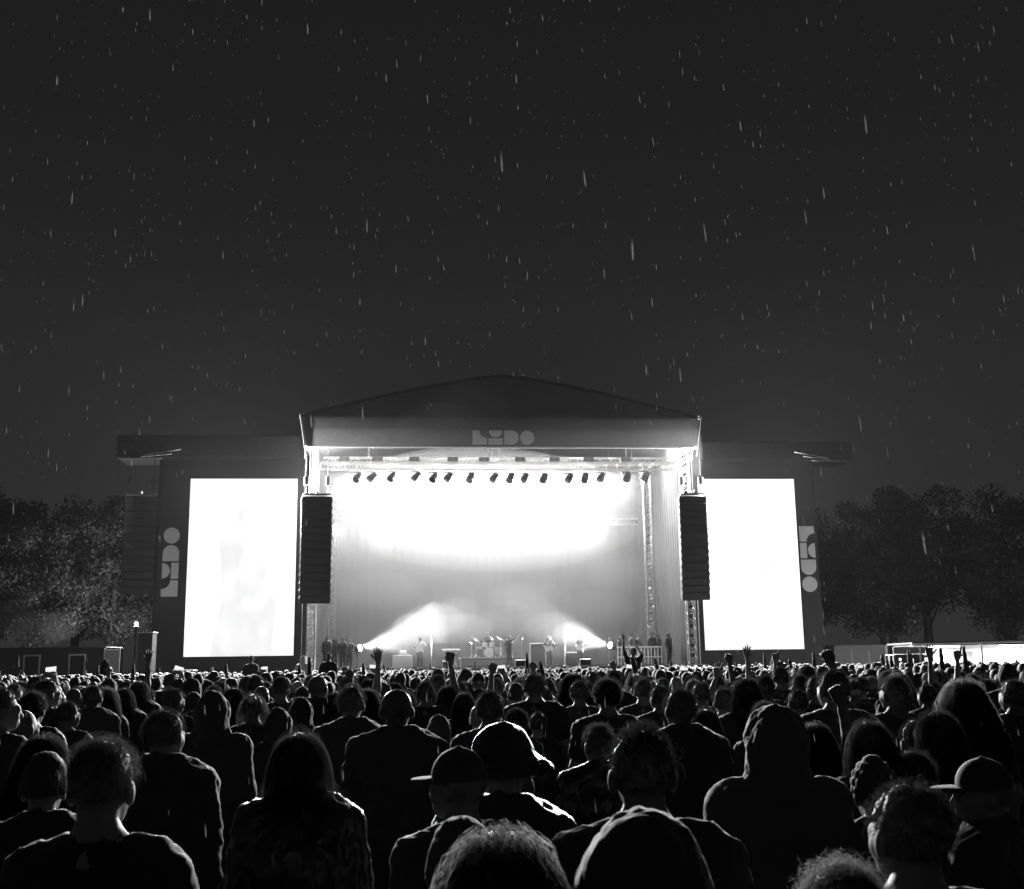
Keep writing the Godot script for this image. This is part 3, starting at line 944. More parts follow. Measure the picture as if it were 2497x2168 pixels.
func video_screen(label: String, x: float, w: float) -> void:
	var o := thing("video_screen", label, "screen", on_stage(x, 7.45, 0.14), "video screens beside the stage")
	var n := 6
	var rows := 10
	var st := begin()
	bx(st, Vector3(0, 0, -0.07), Vector3(w + 0.02, 9.62, 0.10), 0.02)
	part("housing", finish(st), mats["scrim_black"], o)
	var panel := PlaneMesh.new()
	panel.orientation = PlaneMesh.FACE_Z
	panel.size = Vector2(w, 9.6)
	part("screen", panel, mats["screen_glow"], o)
	var l := AreaLight3D.new()
	l.name = "screen_light"
	l.area_size = Vector2(w, 1.8)
	l.light_energy = SCREEN_ENERGY
	l.area_normalize_energy = true
	l.shadow_enabled = true
	l.area_range = 150.0
	o.add_child(l)
	l.transform = Transform3D(Basis(Vector3.UP, PI), Vector3(0, 3.88, 0.05))

# faint picture of a standing singer, all but burnt out, on the video screens
func screen_picture() -> ImageTexture:
	var im := Image.create(240, 400, false, Image.FORMAT_RGB8)
	im.fill(Color.WHITE)
	var n := FastNoiseLite.new()
	n.seed = 5
	n.frequency = 0.02
	for y in 400:
		for x in 240:
			var u := (x - 128) / 240.0
			var v := y / 400.0
			var in_body := v > 0.36 and absf(u + 0.04 * sin(v * 7.0)) < 0.20 + 0.08 * v
			var head := Vector2(u * 0.6, v - 0.22).length() < 0.055
			var c := 1.0
			if in_body or head: c = 0.87 + 0.07 * n.get_noise_2d(x, y * 0.6)
			if v > 0.88 and not in_body: c = 0.93
			if x % 40 == 0 or y % 40 == 0: c -= 0.03
			im.set_pixel(x, y, Color(c, c, c))
	return ImageTexture.create_from_image(im)

func fog(called: String, label: String, shape: int, size: Vector3, t: Transform3D, density: float) -> void:
	var f := FogVolume.new()
	f.name = numbered(called)
	f.shape = shape
	f.size = size
	f.transform = t
	var m := FogMaterial.new()
	m.density = density
	m.albedo = Color(0.95, 0.95, 0.95)
	f.material = m
	add_child(f)
	tag(f, label, "smoke", "", "stuff")

func curtain(w: float, h: float, folds: int, depth: float) -> ArrayMesh:
	var st := begin()
	st.set_smooth_group(1)
	var n := folds * 8
	var f := FastNoiseLite.new()
	f.seed = 12
	for i in n:
		var p := []
		for k in 2:
			var x := -w / 2.0 + w * (i + k) / n
			p.append([x, depth * sin(TAU * (i + k) / 8.0 + f.get_noise_1d(x * 8.0) * 3.0)])
		quad(st, Vector3(p[0][0], 0, p[0][1]), Vector3(p[0][0], h, p[0][1] * 0.7), Vector3(p[1][0], h, p[1][1] * 0.7), Vector3(p[1][0], 0, p[1][1]))
	return finish(st)

func build_stage() -> void:
	# deck
	var o := thing("stage_deck", "black stage platform in front of the crowd", "stage", on_stage(0, 0, 0))
	part("platform", box_mesh(Vector3(22.6, 0.30, 15.6), 0.03), mats["deck_black"], o, at(0, DECK - 0.15, -7.5))
	part("skirt", box_mesh(Vector3(22.4, 1.58, 0.12)), mats["scrim_black"], o, at(0, 0.79, 0.2))
	for x in range(-10, 11, 4): part("leg", box_mesh(Vector3(0.2, 1.58, 0.2)), mats["steel"], o, at(x, 0.79, -6.0))
	o = thing("drum_riser", "low dark riser under the drum kit", "riser", on_stage(-0.4, DECK, -6.2))
	part("platform", box_mesh(Vector3(3.6, 0.12, 2.6), 0.02), mats["deck_black"], o, at(0, 0.50, 0))
	part("skirt", box_mesh(Vector3(3.5, 0.44, 2.5)), mats["riser_cloth"], o, at(0, 0.22, 0))
	# roof: arched canopy, front fascia with printed letters
	o = thing("stage_roof", "dark arched stage roof with printed block letters on its front", "stage roof", on_stage(0, 0, 0))
	var st := begin()
	st.set_smooth_group(1)
	var n := 28
	var prof := PackedVector2Array()
	for i in n + 1:
		var x := lerpf(-11.15, 11.05, float(i) / n)
		var u := (x + 0.05) / 11.1
		prof.append(Vector2(x, 15.55 + 2.35 * (1.0 - pow(absf(u), 1.3))))
	for i in n:
		var a := prof[i]
		var b := prof[i + 1]
		quad(st, Vector3(a.x, a.y, 1.7), Vector3(a.x, a.y - 0.3, -16.0), Vector3(b.x, b.y - 0.3, -16.0), Vector3(b.x, b.y, 1.7))
		quad(st, Vector3(b.x, b.y - 0.16, 1.7), Vector3(b.x, b.y - 0.46, -16.0), Vector3(a.x, a.y - 0.46, -16.0), Vector3(a.x, a.y - 0.16, 1.7))
	part("canopy", finish(st), mats["roof_fabric"], o)
	var face := PackedVector2Array()
	for q in prof: face.append(q)
	face.append(Vector2(10.75, 13.82))
	face.append(Vector2(-10.8, 13.82))
	part("fascia", slab(face, 0.10), mats["fascia_fabric"], o, at(0, 0, 1.60))
	for s in [-1.0, 1.0]: part("side_valance", box_mesh(Vector3(0.12, 1.8, 17.0)), mats["roof_fabric"], o, at(s * 10.85, 14.72, -7.0))
	part("rear_valance", box_mesh(Vector3(21.5, 2.2, 0.12)), mats["roof_fabric"], o, at(0, 14.9, -15.7))
	part("eave_beam", tube_mesh(Vector3(-10.75, 13.78, 1.60), Vector3(10.7, 13.78, 1.60), 0.07), mats["aluminium"], o)
	for s in [-1.0, 1.0]: part("edge_rope", tube_mesh(Vector3(s * 11.1, 15.5, 1.75), Vector3(s * 10.75, 13.3, 1.72), 0.035), mats["steel"], o)
	lettering(o, 0.80, 0.075, at(-1.72, 13.90, 1.69))
	# towers and trusses
	for q in [[-10.35, 0.9, "lattice tower at the stage corner beside the dancers' wing"], [10.25, 0.9, "lattice tower at the stage corner beside the railed wing"], [-10.35, -14.0, "rear lattice tower behind the smoke jet wing"], [8.9, -3.2, "slim lattice tower standing inside the railed wing"]]:
		o = thing("lattice_tower", q[2], "truss tower", on_stage(q[0], 0, q[1]), "stage towers")
		truss(o, Vector3(0, DECK + 0.02 if q[1] < 0.3 else 0.02, 0), Vector3(0, 13.7, 0), 0.42, mats["steel"], 26)
	for q in [[13.05, -0.3, "front lighting truss carrying the row of tilted spotlights"], [13.62, -1.9, "upper truss carrying small dark blinder boxes"], [14.35, -7.9, "rear lighting truss with the upper row of glowing lamps"], [11.35, -11.9, "lowest rear truss with the lower row of glowing lamps"]]:
		o = thing("lighting_truss", q[2], "truss", on_stage(0, q[0], q[1]), "lighting trusses")
		truss(o, Vector3(-10.1, 0, 0), Vector3(10.0, 0, 0), 0.40, mats["aluminium"], 30)
		for x in [-7.5, 0.0, 7.5]: part("hoist_chain", tube_mesh(Vector3(x, 0.2, 0), Vector3(x, 15.6 - q[0] + 1.3 - absf(x) * 0.16, 0), 0.02, -1.0, 5), mats["steel"], o)
	for x in [-8.3, -7.2, -6.1, -5.05, -3.9, -2.9, -1.75, -0.7, 0.35, 1.45, 2.5, 3.6, 4.75, 5.85, 7.0, 8.1]:
		stage_lamp("unlit black spotlight tilted down on the front truss", x + 0.22 * sin(x * 7.3), 12.36 - 0.10 * absf(sin(x * 3.1)), -0.3, 40.0 + 18.0 * sin(x * 5.7), -52.0 + 22.0 * sin(x * 2.9), 0.0, "tilted front spotlights", 0.16)
	for x in [-8.9, -7.0, -4.9, -2.7, -0.9, 1.2, 3.2, 5.2, 7.4]:
		o = thing("blinder_box", "small unlit dark blinder box on the upper truss", "stage light", on_stage(x, 13.62, -1.62), "blinder boxes")
		part("case", box_mesh(Vector3(0.62, 0.38, 0.22), 0.03), mats["lamp_black"], o)
		for s in [-0.15, 0.15]: part("lens", tube_mesh(Vector3(s, 0, 0.112), Vector3(s, 0, 0.125), 0.10, -1.0, 12), mats["lens_glass"], o)
	for x in [-9.0, -6.9, -4.8, -2.6, -0.4, 1.7, 3.7, 5.6, 7.7]:
		stage_lamp("glowing lamp of the upper row under the stage roof", x, 13.55, -7.9, 12.0, 0.0, LAMP_A, "upper row of glowing lamps", 0.2)
	for x in [-8.3, -5.7, -3.2, 2.6, 5.0, 6.9]:
		stage_lamp("unlit moving head lamp hanging below the upper row", x, 12.75, -7.2, 60.0, 25.0, 0.0, "unlit moving heads", 1.2)
	for x in [-10.0, -7.0, -4.1, -1.3, 1.2, 3.9, 6.6]:
		stage_lamp("glowing lamp of the lower row at the back of the stage", x, 10.62, -11.9, 8.0, 0.0, LAMP_B, "lower row of glowing lamps", 0.2)
	# drapes
	o = thing("stage_curtain", "dark folded curtain across the back of the stage", "curtain", on_stage(0, DECK, -15.1))
	part("cloth", curtain(21.4, 12.6, 34, 0.015), mats["drape"], o)
	for s in [[-10.75, "dark side curtain behind the smoke jet wing"], [10.6, "dark side curtain behind the railed wing"]]:
		o = thing("stage_curtain", s[1], "curtain", on_stage(s[0], DECK, -8.2, 90))
		part("cloth", curtain(13.6, 12.2, 22, 0.03), mats["drape"], o)
	# wings beside the stage with the video screens
	for s in [[-1.0, -18.75, -10.95, -21.2, 14.72, 13.42], [1.0, 10.95, 17.95, 20.4, 14.45, 13.35]]:
		o = thing("screen_wall", "black screen wall with upward block letters beside the dark tower" if s[0] < 0 else "black screen wall with downward block letters beside the bar side", "screen wall", on_stage(0, 0, 0), "walls round the video screens")
		var w: float = s[2] - s[1]
		part("scrim", box_mesh(Vector3(w, 13.4, 0.25)), mats["scrim_black"], o, at((s[1] + s[2]) / 2.0, 6.7, -0.2))
		var edge: float = s[1] if s[0] < 0 else s[2]
		part("corner_post", box_mesh(Vector3(0.32, 13.4, 0.5)), mats["scrim_black"], o, at(edge, 6.7, -0.5))
		var inner: float = -11.0 if s[0] < 0 else 11.0
		var bw := absf(s[3] - inner)
		part("head_beam", box_mesh(Vector3(bw, s[4] - s[5], 2.2), 0.04), mats["roof_fabric"], o, at((s[3] + inner) / 2.0, (s[4] + s[5]) / 2.0, -1.1))
		for k in 3: part("stay", tube_mesh(Vector3(s[3] * 0.985, s[5], -0.2), Vector3(s[3] * 0.985 - s[0] * (2.2 + 0.5 * k), s[5] - 0.06 + 0.25 * k, 0.3), 0.028, -1.0, 6), mats["aluminium"], o)
		if s[0] < 0: lettering(o, 0.87, 0.085, Transform3D(Basis(Vector3.BACK, PI / 2), Vector3(-17.60, 5.85, -0.055)))
		else: lettering(o, 0.87, 0.085, Transform3D(Basis(Vector3.BACK, -PI / 2), Vector3(16.98, 9.55, -0.055)))
	video_screen("tall blazing white video screen beside the smoke jet wing", -14.22, 5.78)
	video_screen("tall blazing white video screen beside the railed wing", 13.98, 5.62)
	line_array("dark loudspeaker array hung outside the screen wall by the trees", -19.78, -0.25, 11.6, 13, 1.72, 9.0)
	line_array("loudspeaker array hung between screen and smoke jet wing", -10.1, 1.9, 11.3, 14, 1.62, 6.0)
	line_array("loudspeaker array hung between screen and railed wing", 10.35, 1.9, 11.3, 14, 1.50, -6.0)

func guitar(o: Node3D, t: Transform3D) -> void:
	var p := PackedVector2Array()
	for q in [[-0.24, 0.0], [-0.22, 0.12], [-0.12, 0.165], [-0.02, 0.12], [0.08, 0.135], [0.16, 0.12], [0.20, 0.06], [0.16, 0.03], [0.16, -0.03], [0.19, -0.08], [0.12, -0.12], [0.0, -0.10], [-0.10, -0.155], [-0.20, -0.12]]: p.append(Vector2(q[0], q[1]))
	part("body", slab(p, 0.045), mats["guitar_pale"], o, t)
	part("neck", box_mesh(Vector3(0.58, 0.05, 0.025), 0.005), mats["guitar_wood"], o, t * at(0.44, 0, 0.01))
	part("headstock", slab(PackedVector2Array([Vector2(0.72, -0.03), Vector2(0.90, -0.05), Vector2(0.92, 0.02), Vector2(0.74, 0.04)]), 0.02), mats["guitar_wood"], o, t)
	part("strap", tube_mesh(Vector3(-0.22, 0.05, 0), Vector3(0.10, 0.42, -0.05), 0.02, -1.0, 6), mats["cloth_black"], o, t)

func mic_stand(x: float, z: float, label: String, h := 1.5) -> void:
	var o := thing("microphone_stand", label, "microphone stand", on_stage(x, DECK, z), "microphone stands")
	part("base", tube_mesh(Vector3.ZERO, Vector3(0, 0.025, 0), 0.15, 0.13, 16), mats["steel"], o)
	part("pole", tube_mesh(Vector3(0, 0.02, 0), Vector3(0, h, 0), 0.013), mats["aluminium"], o)
	part("boom", tube_mesh(Vector3(0, h, 0), Vector3(0.1, h + 0.08, -0.25), 0.01), mats["aluminium"], o)
	part("microphone", tube_mesh(Vector3(0.1, h + 0.08, -0.25), Vector3(0.12, h + 0.10, -0.40), 0.016, 0.028), mats["lamp_black"], o)

func drum(o: Node3D, called: String, a: Vector3, b: Vector3, r: float) -> void:
	var d := part(called, tube_mesh(a, b, r, -1.0, 22), mats["drum_shell"], o)
	var dir := (b - a).normalized()
	part("skin", tube_mesh(b + dir * 0.003, b + dir * 0.012, r * 0.93, -1.0, 22), mats["drum_skin"], d)
	part("hoop", tube_mesh(b - dir * 0.02, b + dir * 0.006, r * 1.03, -1.0, 22), mats["aluminium"], d)

func build_band(rng: RandomNumberGenerator) -> void:
	var p := make_person("guitarist in pale shirt playing beside the smoke jet", "guitar", "tee", "messy", (on_stage(-4.55, DECK, -3.7)).origin, 176, 1.0, 1.0, 0, rng)
	p.get_node("t_shirt").material_override = mats["cloth_pale"]
	var o := thing("electric_guitar", "pale electric guitar held by the guitarist beside the smoke jet", "guitar", on_stage(-4.55, DECK + 1.05, -3.46))
	guitar(o, Transform3D(Basis(Vector3.BACK, 0.30), Vector3(-0.02, 0, 0)))
	p = make_person("guitarist in dark vest beside the outlined amplifier", "guitar", "vest", "crop", (on_stage(4.75, DECK, -3.7)).origin, 170, 0.99, 1.0, 0, rng)
	o = thing("electric_guitar", "electric guitar held by the guitarist beside the outlined amplifier", "guitar", on_stage(4.75, DECK + 1.05, -3.46))
	guitar(o, Transform3D(Basis(Vector3.BACK, 0.22), Vector3(-0.02, 0, 0)))
	p = make_person("bass player with long fair hair between drums and amplifier", "guitar", "jacket", "frizz", (on_stage(2.95, DECK, -3.9)).origin, 184, 0.98, 1.0, 0, rng, "", true)
	o = thing("bass_guitar", "dark bass guitar held by the fair-haired player", "guitar", on_stage(2.95, DECK + 1.02, -3.64))
	guitar(o, Transform3D(Basis(Vector3.BACK, 0.35).scaled(Vector3(1.15, 1, 1)), Vector3(-0.02, 0, 0)))
	make_person("singer pointing one arm up beside the drum kit", "singer", "tee", "crop", (on_stage(0.55, DECK, -3.1)).origin, 182, 1.02, 0.95, 0, rng)
	make_person("drummer seated behind the drum kit", "drummer", "tee", "messy", (on_stage(-0.45, DECK + 0.56 - 0.22, -7.0)).origin, 180, 1.0, 1.0, 0, rng)
	o = thing("drum_stool", "round stool under the drummer", "stool", on_stage(-0.45, DECK + 0.56, -7.0))
	part("seat", tube_mesh(Vector3(0, 0.50, 0), Vector3(0, 0.57, 0), 0.18, -1.0, 18), mats["cloth_black"], o)
	for a in 3: part("leg", tube_mesh(Vector3(0, 0.45, 0), Vector3(cos(a * TAU / 3.0) * 0.24, 0.0, sin(a * TAU / 3.0) * 0.24), 0.015), mats["aluminium"], o)
	o = thing("drum_kit", "drum kit with cymbals on the low riser", "drum kit", on_stage(-0.45, DECK + 0.56, -6.0))
	drum(o, "bass_drum", Vector3(0, 0.29, -0.25), Vector3(0, 0.29, 0.20), 0.29)
	drum(o, "tom", Vector3(-0.22, 0.62, 0.02), Vector3(-0.22, 0.83, -0.04), 0.15)
	drum(o, "tom", Vector3(0.20, 0.62, 0.02), Vector3(0.20, 0.83, -0.04), 0.16)
	drum(o, "floor_tom", Vector3(0.62, 0.18, -0.30), Vector3(0.62, 0.56, -0.30), 0.20)
	drum(o, "snare", Vector3(-0.55, 0.50, -0.35), Vector3(-0.55, 0.64, -0.35), 0.18)
	for c in [[-0.75, 1.08, 0.0, 0.28], [0.72, 1.10, -0.05, 0.30], [-1.0, 0.86, -0.35, 0.19], [0.25, 1.15, -0.2, 0.22]]:
		var stand := part("cymbal_stand", tube_mesh(Vector3(c[0], 0.0, c[2]), Vector3(c[0], c[1], c[2]), 0.013), mats["aluminium"], o)
		part("cymbal", tube_mesh(Vector3(c[0] - 0.01, c[1] - 0.01, c[2]), Vector3(c[0] + 0.012, c[1] + 0.025, c[2] + 0.008), c[3], 0.05, 22), mats["brass_grey"], stand)
		for a in 3: part("foot", tube_mesh(Vector3(c[0], 0.22, c[2]), Vector3(c[0] + cos(a * 2.1) * 0.2, 0.01, c[2] + sin(a * 2.1) * 0.2), 0.01), mats["aluminium"], stand)
	# backline
	o = thing("equipment_case", "white-fronted equipment case beside the pale guitarist", "case", on_stage(-5.55, DECK, -4.3))
	part("case", box_mesh(Vector3(1.15, 0.74, 0.6), 0.02), mats["case_white"], o, at(0, 0.37, 0))
	part("console", box_mesh(Vector3(0.42, 0.26, 0.3), 0.04), mats["case_white"], o, at(0.02, 0.875, 0))
	part("tray", box_mesh(Vector3(0.7, 0.03, 0.4), 0.01), mats["steel"], o, at(0, 0.757, 0))
	for q in [[2.35, 0.95, 1.35, "tall speaker cabinet with pale edging beside the bass player"], [4.35, 0.85, 0.80, "guitar amplifier outlined in pale edging"]]:
		o = thing("amplifier", q[3], "amplifier", on_stage(q[0], DECK, -4.7), "amplifiers")
		part("cabinet", box_mesh(Vector3(q[1], q[2], 0.42), 0.02), mats["speaker_black"], o, at(0, q[2] / 2.0, 0))
		part("grille", box_mesh(Vector3(q[1] * 0.86, q[2] * 0.72, 0.02)), mats["speaker_grille"], o, at(0, q[2] * 0.44, 0.222))
		for s in [-1.0, 1.0]: part("edging", box_mesh(Vector3(0.06, q[2], 0.05), 0.01), mats["case_white"], o, at(s * (q[1] / 2.0 - 0.02), q[2] / 2.0, 0.225))
		part("edging", box_mesh(Vector3(q[1] - 0.1, 0.06, 0.05), 0.01), mats["case_white"], o, at(0, q[2] - 0.03, 0.227))
		part("handle", box_mesh(Vector3(0.2, 0.03, 0.03), 0.01), mats["steel"], o, at(0, q[2] + 0.02, 0))
	o = thing("keyboard_stand", "keyboard on an x-shaped stand beside the drum riser", "keyboard", on_stage(-2.75, DECK, -4.0))
	part("keyboard", box_mesh(Vector3(1.05, 0.10, 0.32), 0.02), mats["case_white"], o, at(0, 1.0, 0))
	for s in [-1.0, 1.0]: part("leg", tube_mesh(Vector3(s * 0.35, 0.02, 0), Vector3(-s * 0.35, 0.95, 0), 0.02), mats["aluminium"], o)
	for q in [[-3.9, -2.4, "microphone stand before the pale guitarist"], [1.2, -2.4, "microphone stand before the singer"], [3.7, -2.6, "microphone stand between bass player and amplifier"], [6.3, -2.9, "microphone stand beside the railed wing"]]: mic_stand(q[0], q[1], q[2])
	for q in [[-3.0, 0.1, "dark floor monitor at the stage edge before the keyboard"], [1.0, 0.1, "dark floor monitor at the stage edge before the singer"], [4.6, 0.1, "dark floor monitor at the stage edge before the amplifier"]]:
		o = thing("floor_monitor", q[2], "loudspeaker", on_stage(q[0], DECK, -1.0), "floor monitors")
		part("wedge", slab(PackedVector2Array([Vector2(-0.28, 0), Vector2(0.28, 0), Vector2(0.28, 0.16), Vector2(-0.06, 0.38), Vector2(-0.28, 0.34)]), 0.6), mats["speaker_black"], o, Transform3D(Basis(Vector3.UP, PI / 2), Vector3.ZERO))
	# people watching from the wings
	for q in [[-9.75, -2.2, 1.03, "jacket", "crop"], [-9.35, -2.9, 0.97, "tee", "long"], [-8.85, -2.3, 0.98, "tee", "messy"], [-8.55, -3.2, 0.95, "tee", "crop"]]:
		make_person("onlooker standing in the wing beside the smoke jet", "down", q[3], q[4], on_stage(q[0], DECK, q[1]).origin, 150 + rng.randf() * 50, q[2], 1.0, 0, rng, "onlookers in the smoke jet wing")
	for q in [[7.1, -3.6, 0.95, "tee", "long"], [7.7, -3.2, 1.0, "tee", "crop"], [8.25, -3.7, 1.02, "tee", "messy"], [8.75, -2.5, 1.03, "jacket", "crop"], [9.3, -3.3, 0.98, "tee", "bob"], [9.75, -2.6, 1.03, "tee", "buzz"], [9.9, -3.5, 1.0, "hoodie", "crop"]]:
		make_person("onlooker standing behind the white railing of the wing", "down", q[3], q[4], on_stage(q[0], DECK, q[1]).origin, 200 + rng.randf() * 50, q[2], 1.0, 0, rng, "onlookers behind the wing railing")
	o = thing("railing", "white railing of upright bars in the wing", "railing", on_stage(7.9, DECK, -2.0))
	part("rail", box_mesh(Vector3(2.6, 0.06, 0.06), 0.01), mats["case_white"], o, at(0, 1.0, 0))
	part("rail", box_mesh(Vector3(2.6, 0.05, 0.05), 0.01), mats["case_white"], o, at(0, 0.45, 0))
	for i in 14: part("bar", box_mesh(Vector3(0.05, 1.0, 0.05), 0.01), mats["case_white"], o, at(-1.25 + i * 0.192, 0.5, 0.055))
	# smoke machines and the two lamps that light their jets
	for q in [[-8.05, -3.4, 62.0, "low lamp firing through smoke across the stage beside the keyboard side"], [6.75, -4.6, -62.0, "low lamp firing through smoke from the railed wing"]]:
		o = thing("smoke_lamp", q[3], "stage light", on_stage(q[0], DECK, q[1]), "low lamps in the smoke")
		part("pole", tube_mesh(Vector3.ZERO, Vector3(0, 1.0, 0), 0.03), mats["steel"], o)
		part("base", tube_mesh(Vector3.ZERO, Vector3(0, 0.04, 0), 0.25, 0.22, 16), mats["steel"], o)
		var turn := Transform3D(Basis(Vector3.UP, deg_to_rad(q[2])) * Basis(Vector3.RIGHT, deg_to_rad(-10.0)), Vector3(0, 1.15, 0))
		var b := part("lamp_body", shapes["lamp body"], mats["lamp_black"], o, turn)
		part("lens", shapes["lamp lens"], mats["lamp_glow"], b)
		var l := SpotLight3D.new()
		l.name = "beam"
		l.light_energy = JET
		l.spot_angle = 24.0
		l.spot_angle_attenuation = 0.8
		l.spot_range = 60.0
		l.light_size = 0.1
		l.shadow_enabled = true
		o.add_child(l)
		l.transform = turn * Transform3D(Basis(Vector3.UP, PI), Vector3(0, 0, 0.26))

func build_smoke() -> void:
	var e := RenderingServer.FOG_VOLUME_SHAPE_ELLIPSOID
	fog("smoke", "thin smoke filling the whole stage", RenderingServer.FOG_VOLUME_SHAPE_BOX, Vector3(20.8, 11.6, 13.4), on_stage(-0.05, DECK + 5.85, -8.0), STAGE_HAZE)
	# two jets that widen and break up: [start, end, half angle in degrees, label]
	for j in [[Vector3(-7.75, 3.12, -3.35), Vector3(-3.4, 4.55, -5.2), 15.0, "jet of bright smoke blowing from the low lamp beside the keyboard side"], [Vector3(6.5, 3.1, -4.75), Vector3(4.2, 3.75, -5.9), 15.0, "jet of bright smoke blowing from the railed wing"]]:
		var d: Vector3 = j[1] - j[0]
		var l := d.length()
		var y := -d.normalized()
		var x := y.cross(Vector3.BACK).normalized()
		var r := l * tan(deg_to_rad(j[2]))
		fog("smoke", j[3], RenderingServer.FOG_VOLUME_SHAPE_CONE, Vector3(r * 2.0, l, r * 2.0), stage * Transform3D(Basis(x, y, x.cross(y)), (j[0] + j[1]) / 2.0), 0.16)
	# billows at the ends of the jets and banks that hang over the stage: [centre, size, density]
	for q in [[-4.9, 4.25, -4.6, 2.6, 1.7, 1.8, 0.10], [-3.6, 4.65, -5.2, 3.8, 2.1, 2.2, 0.055], [-2.3, 5.3, -5.6, 2.9, 1.5, 1.8, 0.028], [-2.2, 4.2, -6.6, 4.4, 1.9, 2.6, 0.04], [-0.8, 4.4, -8.4, 4.4, 1.9, 2.4, 0.018], [1.0, 4.9, -8.8, 3.6, 2.4, 2.4, 0.015],
		[4.6, 3.75, -5.6, 2.6, 1.6, 1.6, 0.10], [3.4, 4.2, -6.4, 3.6, 2.0, 2.2, 0.02], [6.4, 5.4, -7.0, 4.8, 2.2, 3.0, 0.012], [-7.0, 6.6, -7.0, 5.6, 2.4, 3.0, 0.009], [2.2, 6.2, -7.5, 5.6, 1.8, 3.0, 0.012], [7.6, 7.4, -6.0, 4.2, 2.6, 3.0, 0.008], [-0.2, 11.5, -7.0, 21.0, 7.8, 9.0, 0.011]]:
		fog("smoke", "billow of lit smoke drifting over the stage", e, Vector3(q[3], q[4], q[5]), on_stage(q[0], q[1], q[2], 12.0), q[6])
	# a thin cloud that rises out of the stage, denser towards its middle
	for q in [[-5.6, 13.2, 3.8, 6.0, 2.4, 4.0, 0.35], [-3.6, 14.2, 4.0, 5.0, 3.0, 4.0, 0.35], [-2.0, 15.2, 4.4, 4.6, 3.4, 4.0, 0.25], [2.6, 13.8, 4.0, 6.4, 2.6, 4.0, 0.3]]:
		fog("smoke", "thin cloud of lit smoke rising out of the stage", e, Vector3(q[3], q[4], q[5]), on_stage(q[0], q[1], q[2]), CLOUD * q[6])
	for q in [[1.25, 1.5], [1.85, 1.2]]:
		fog("smoke", "smoke rolling along the front edge of the stage roof", RenderingServer.FOG_VOLUME_SHAPE_CYLINDER, Vector3(q[0] * 2.0, 20.1, q[0] * 1.8), stage * Transform3D(Basis(Vector3.BACK, PI / 2), Vector3(0, 12.9, 4.6)), CLOUD * q[1])
	for q in [[-27.0, 4.3, -64.0, 3.6, 2.2, 2.0, 0.02], [-25.8, 4.5, -64.3, 2.4, 1.8, 1.8, 0.03], [-28.6, 5.0, -64.6, 2.6, 2.4, 2.0, 0.015]]:
		fog("smoke", "puff of smoke drifting over the dark cabin", e, Vector3(q[3], q[4], q[5]), at(q[0], q[1], q[2]), q[6])

# ---------------------------------------------------------------- people
# One standing adult of 1.75 m facing -Z. Arms per pose: [elbow, wrist, hand, finger direction, back-of-hand direction] for the +X side; side -1 mirrors it.
const ARMS := {
	"down": [Vector3(0.235, 1.14, 0.03), Vector3(0.235, 0.89, -0.05), "relaxed", Vector3(0, -1, -0.15), Vector3(1, 0, 0.2)],
	"fist": [Vector3(0.30, 1.67, -0.10), Vector3(0.26, 1.93, -0.09), "fist", Vector3(0.02, 1, 0.05), Vector3(0.2, 0, 1)],
	"bent": [Vector3(0.35, 1.58, -0.10), Vector3(0.38, 1.84, -0.12), "fist", Vector3(0.3, 1, -0.1), Vector3(0.2, 0, 1)],
	"open": [Vector3(0.26, 1.71, -0.05), Vector3(0.27, 1.98, -0.05), "open", Vector3(0.0, 1, 0.05), Vector3(0.1, 0, 1)],
	"point": [Vector3(0.28, 1.70, -0.08), Vector3(0.26, 1.96, -0.08), "point", Vector3(-0.05, 1, 0), Vector3(0.1, 0, 1)],
	"ell": [Vector3(0.33, 1.56, -0.12), Vector3(0.24, 1.79, -0.14), "ell", Vector3(-0.2, 1, 0), Vector3(0.1, 0, 1)],
	"clap": [Vector3(0.26, 1.60, -0.20), Vector3(0.12, 1.82, -0.26), "open", Vector3(0.05, 1, -0.1), Vector3(0.8, 0, 0.6)],
	"phone": [Vector3(0.20, 1.47, -0.27), Vector3(0.075, 1.70, -0.33), "grip", Vector3(-0.25, 1, 0), Vector3(0.9, 0, 0.3)],
	"strum": [Vector3(0.33, 1.19, 0.06), Vector3(0.13, 1.05, -0.20), "grip", Vector3(-0.9, -0.3, -0.2), Vector3(0.2, 0.3, -1)],
	"fret": [Vector3(0.36, 1.16, -0.05), Vector3(0.44, 1.25, -0.26), "grip", Vector3(0.1, 0.6, -0.5), Vector3(0.8, 0, 0.4)],
	"drum": [Vector3(0.30, 1.20, -0.08), Vector3(0.20, 1.22, -0.33), "grip", Vector3(-0.1, 0.1, -1), Vector3(0, 1, 0)],
	"high": [Vector3(0.42, 1.60, -0.05), Vector3(0.58, 1.82, -0.08), "point", Vector3(0.6, 1, 0), Vector3(0.1, 0, 1)],
}
# pose -> [arm on the +X side, arm on the -X side, legs]
const POSES := {
	"down": ["down", "down", "stand"],
	"fist_r": ["fist", "down", "stand"], "fist_r2": ["bent", "down", "stand"], "fist_l": ["down", "bent", "stand"],
	"open_r": ["open", "down", "stand"], "open_l": ["down", "open", "stand"], "point_l": ["down", "point", "stand"], "ell_l": ["down", "ell", "stand"],
	"both": ["fist", "fist", "stand"], "phone": ["phone", "phone", "stand"],
	"guitar": ["strum", "fret", "stand"], "singer": ["down", "high", "stand"], "drummer": ["drum", "drum", "sit"],
	"rider": ["down", "down", "ride"], "rider_clap": ["clap", "open", "ride"],
}

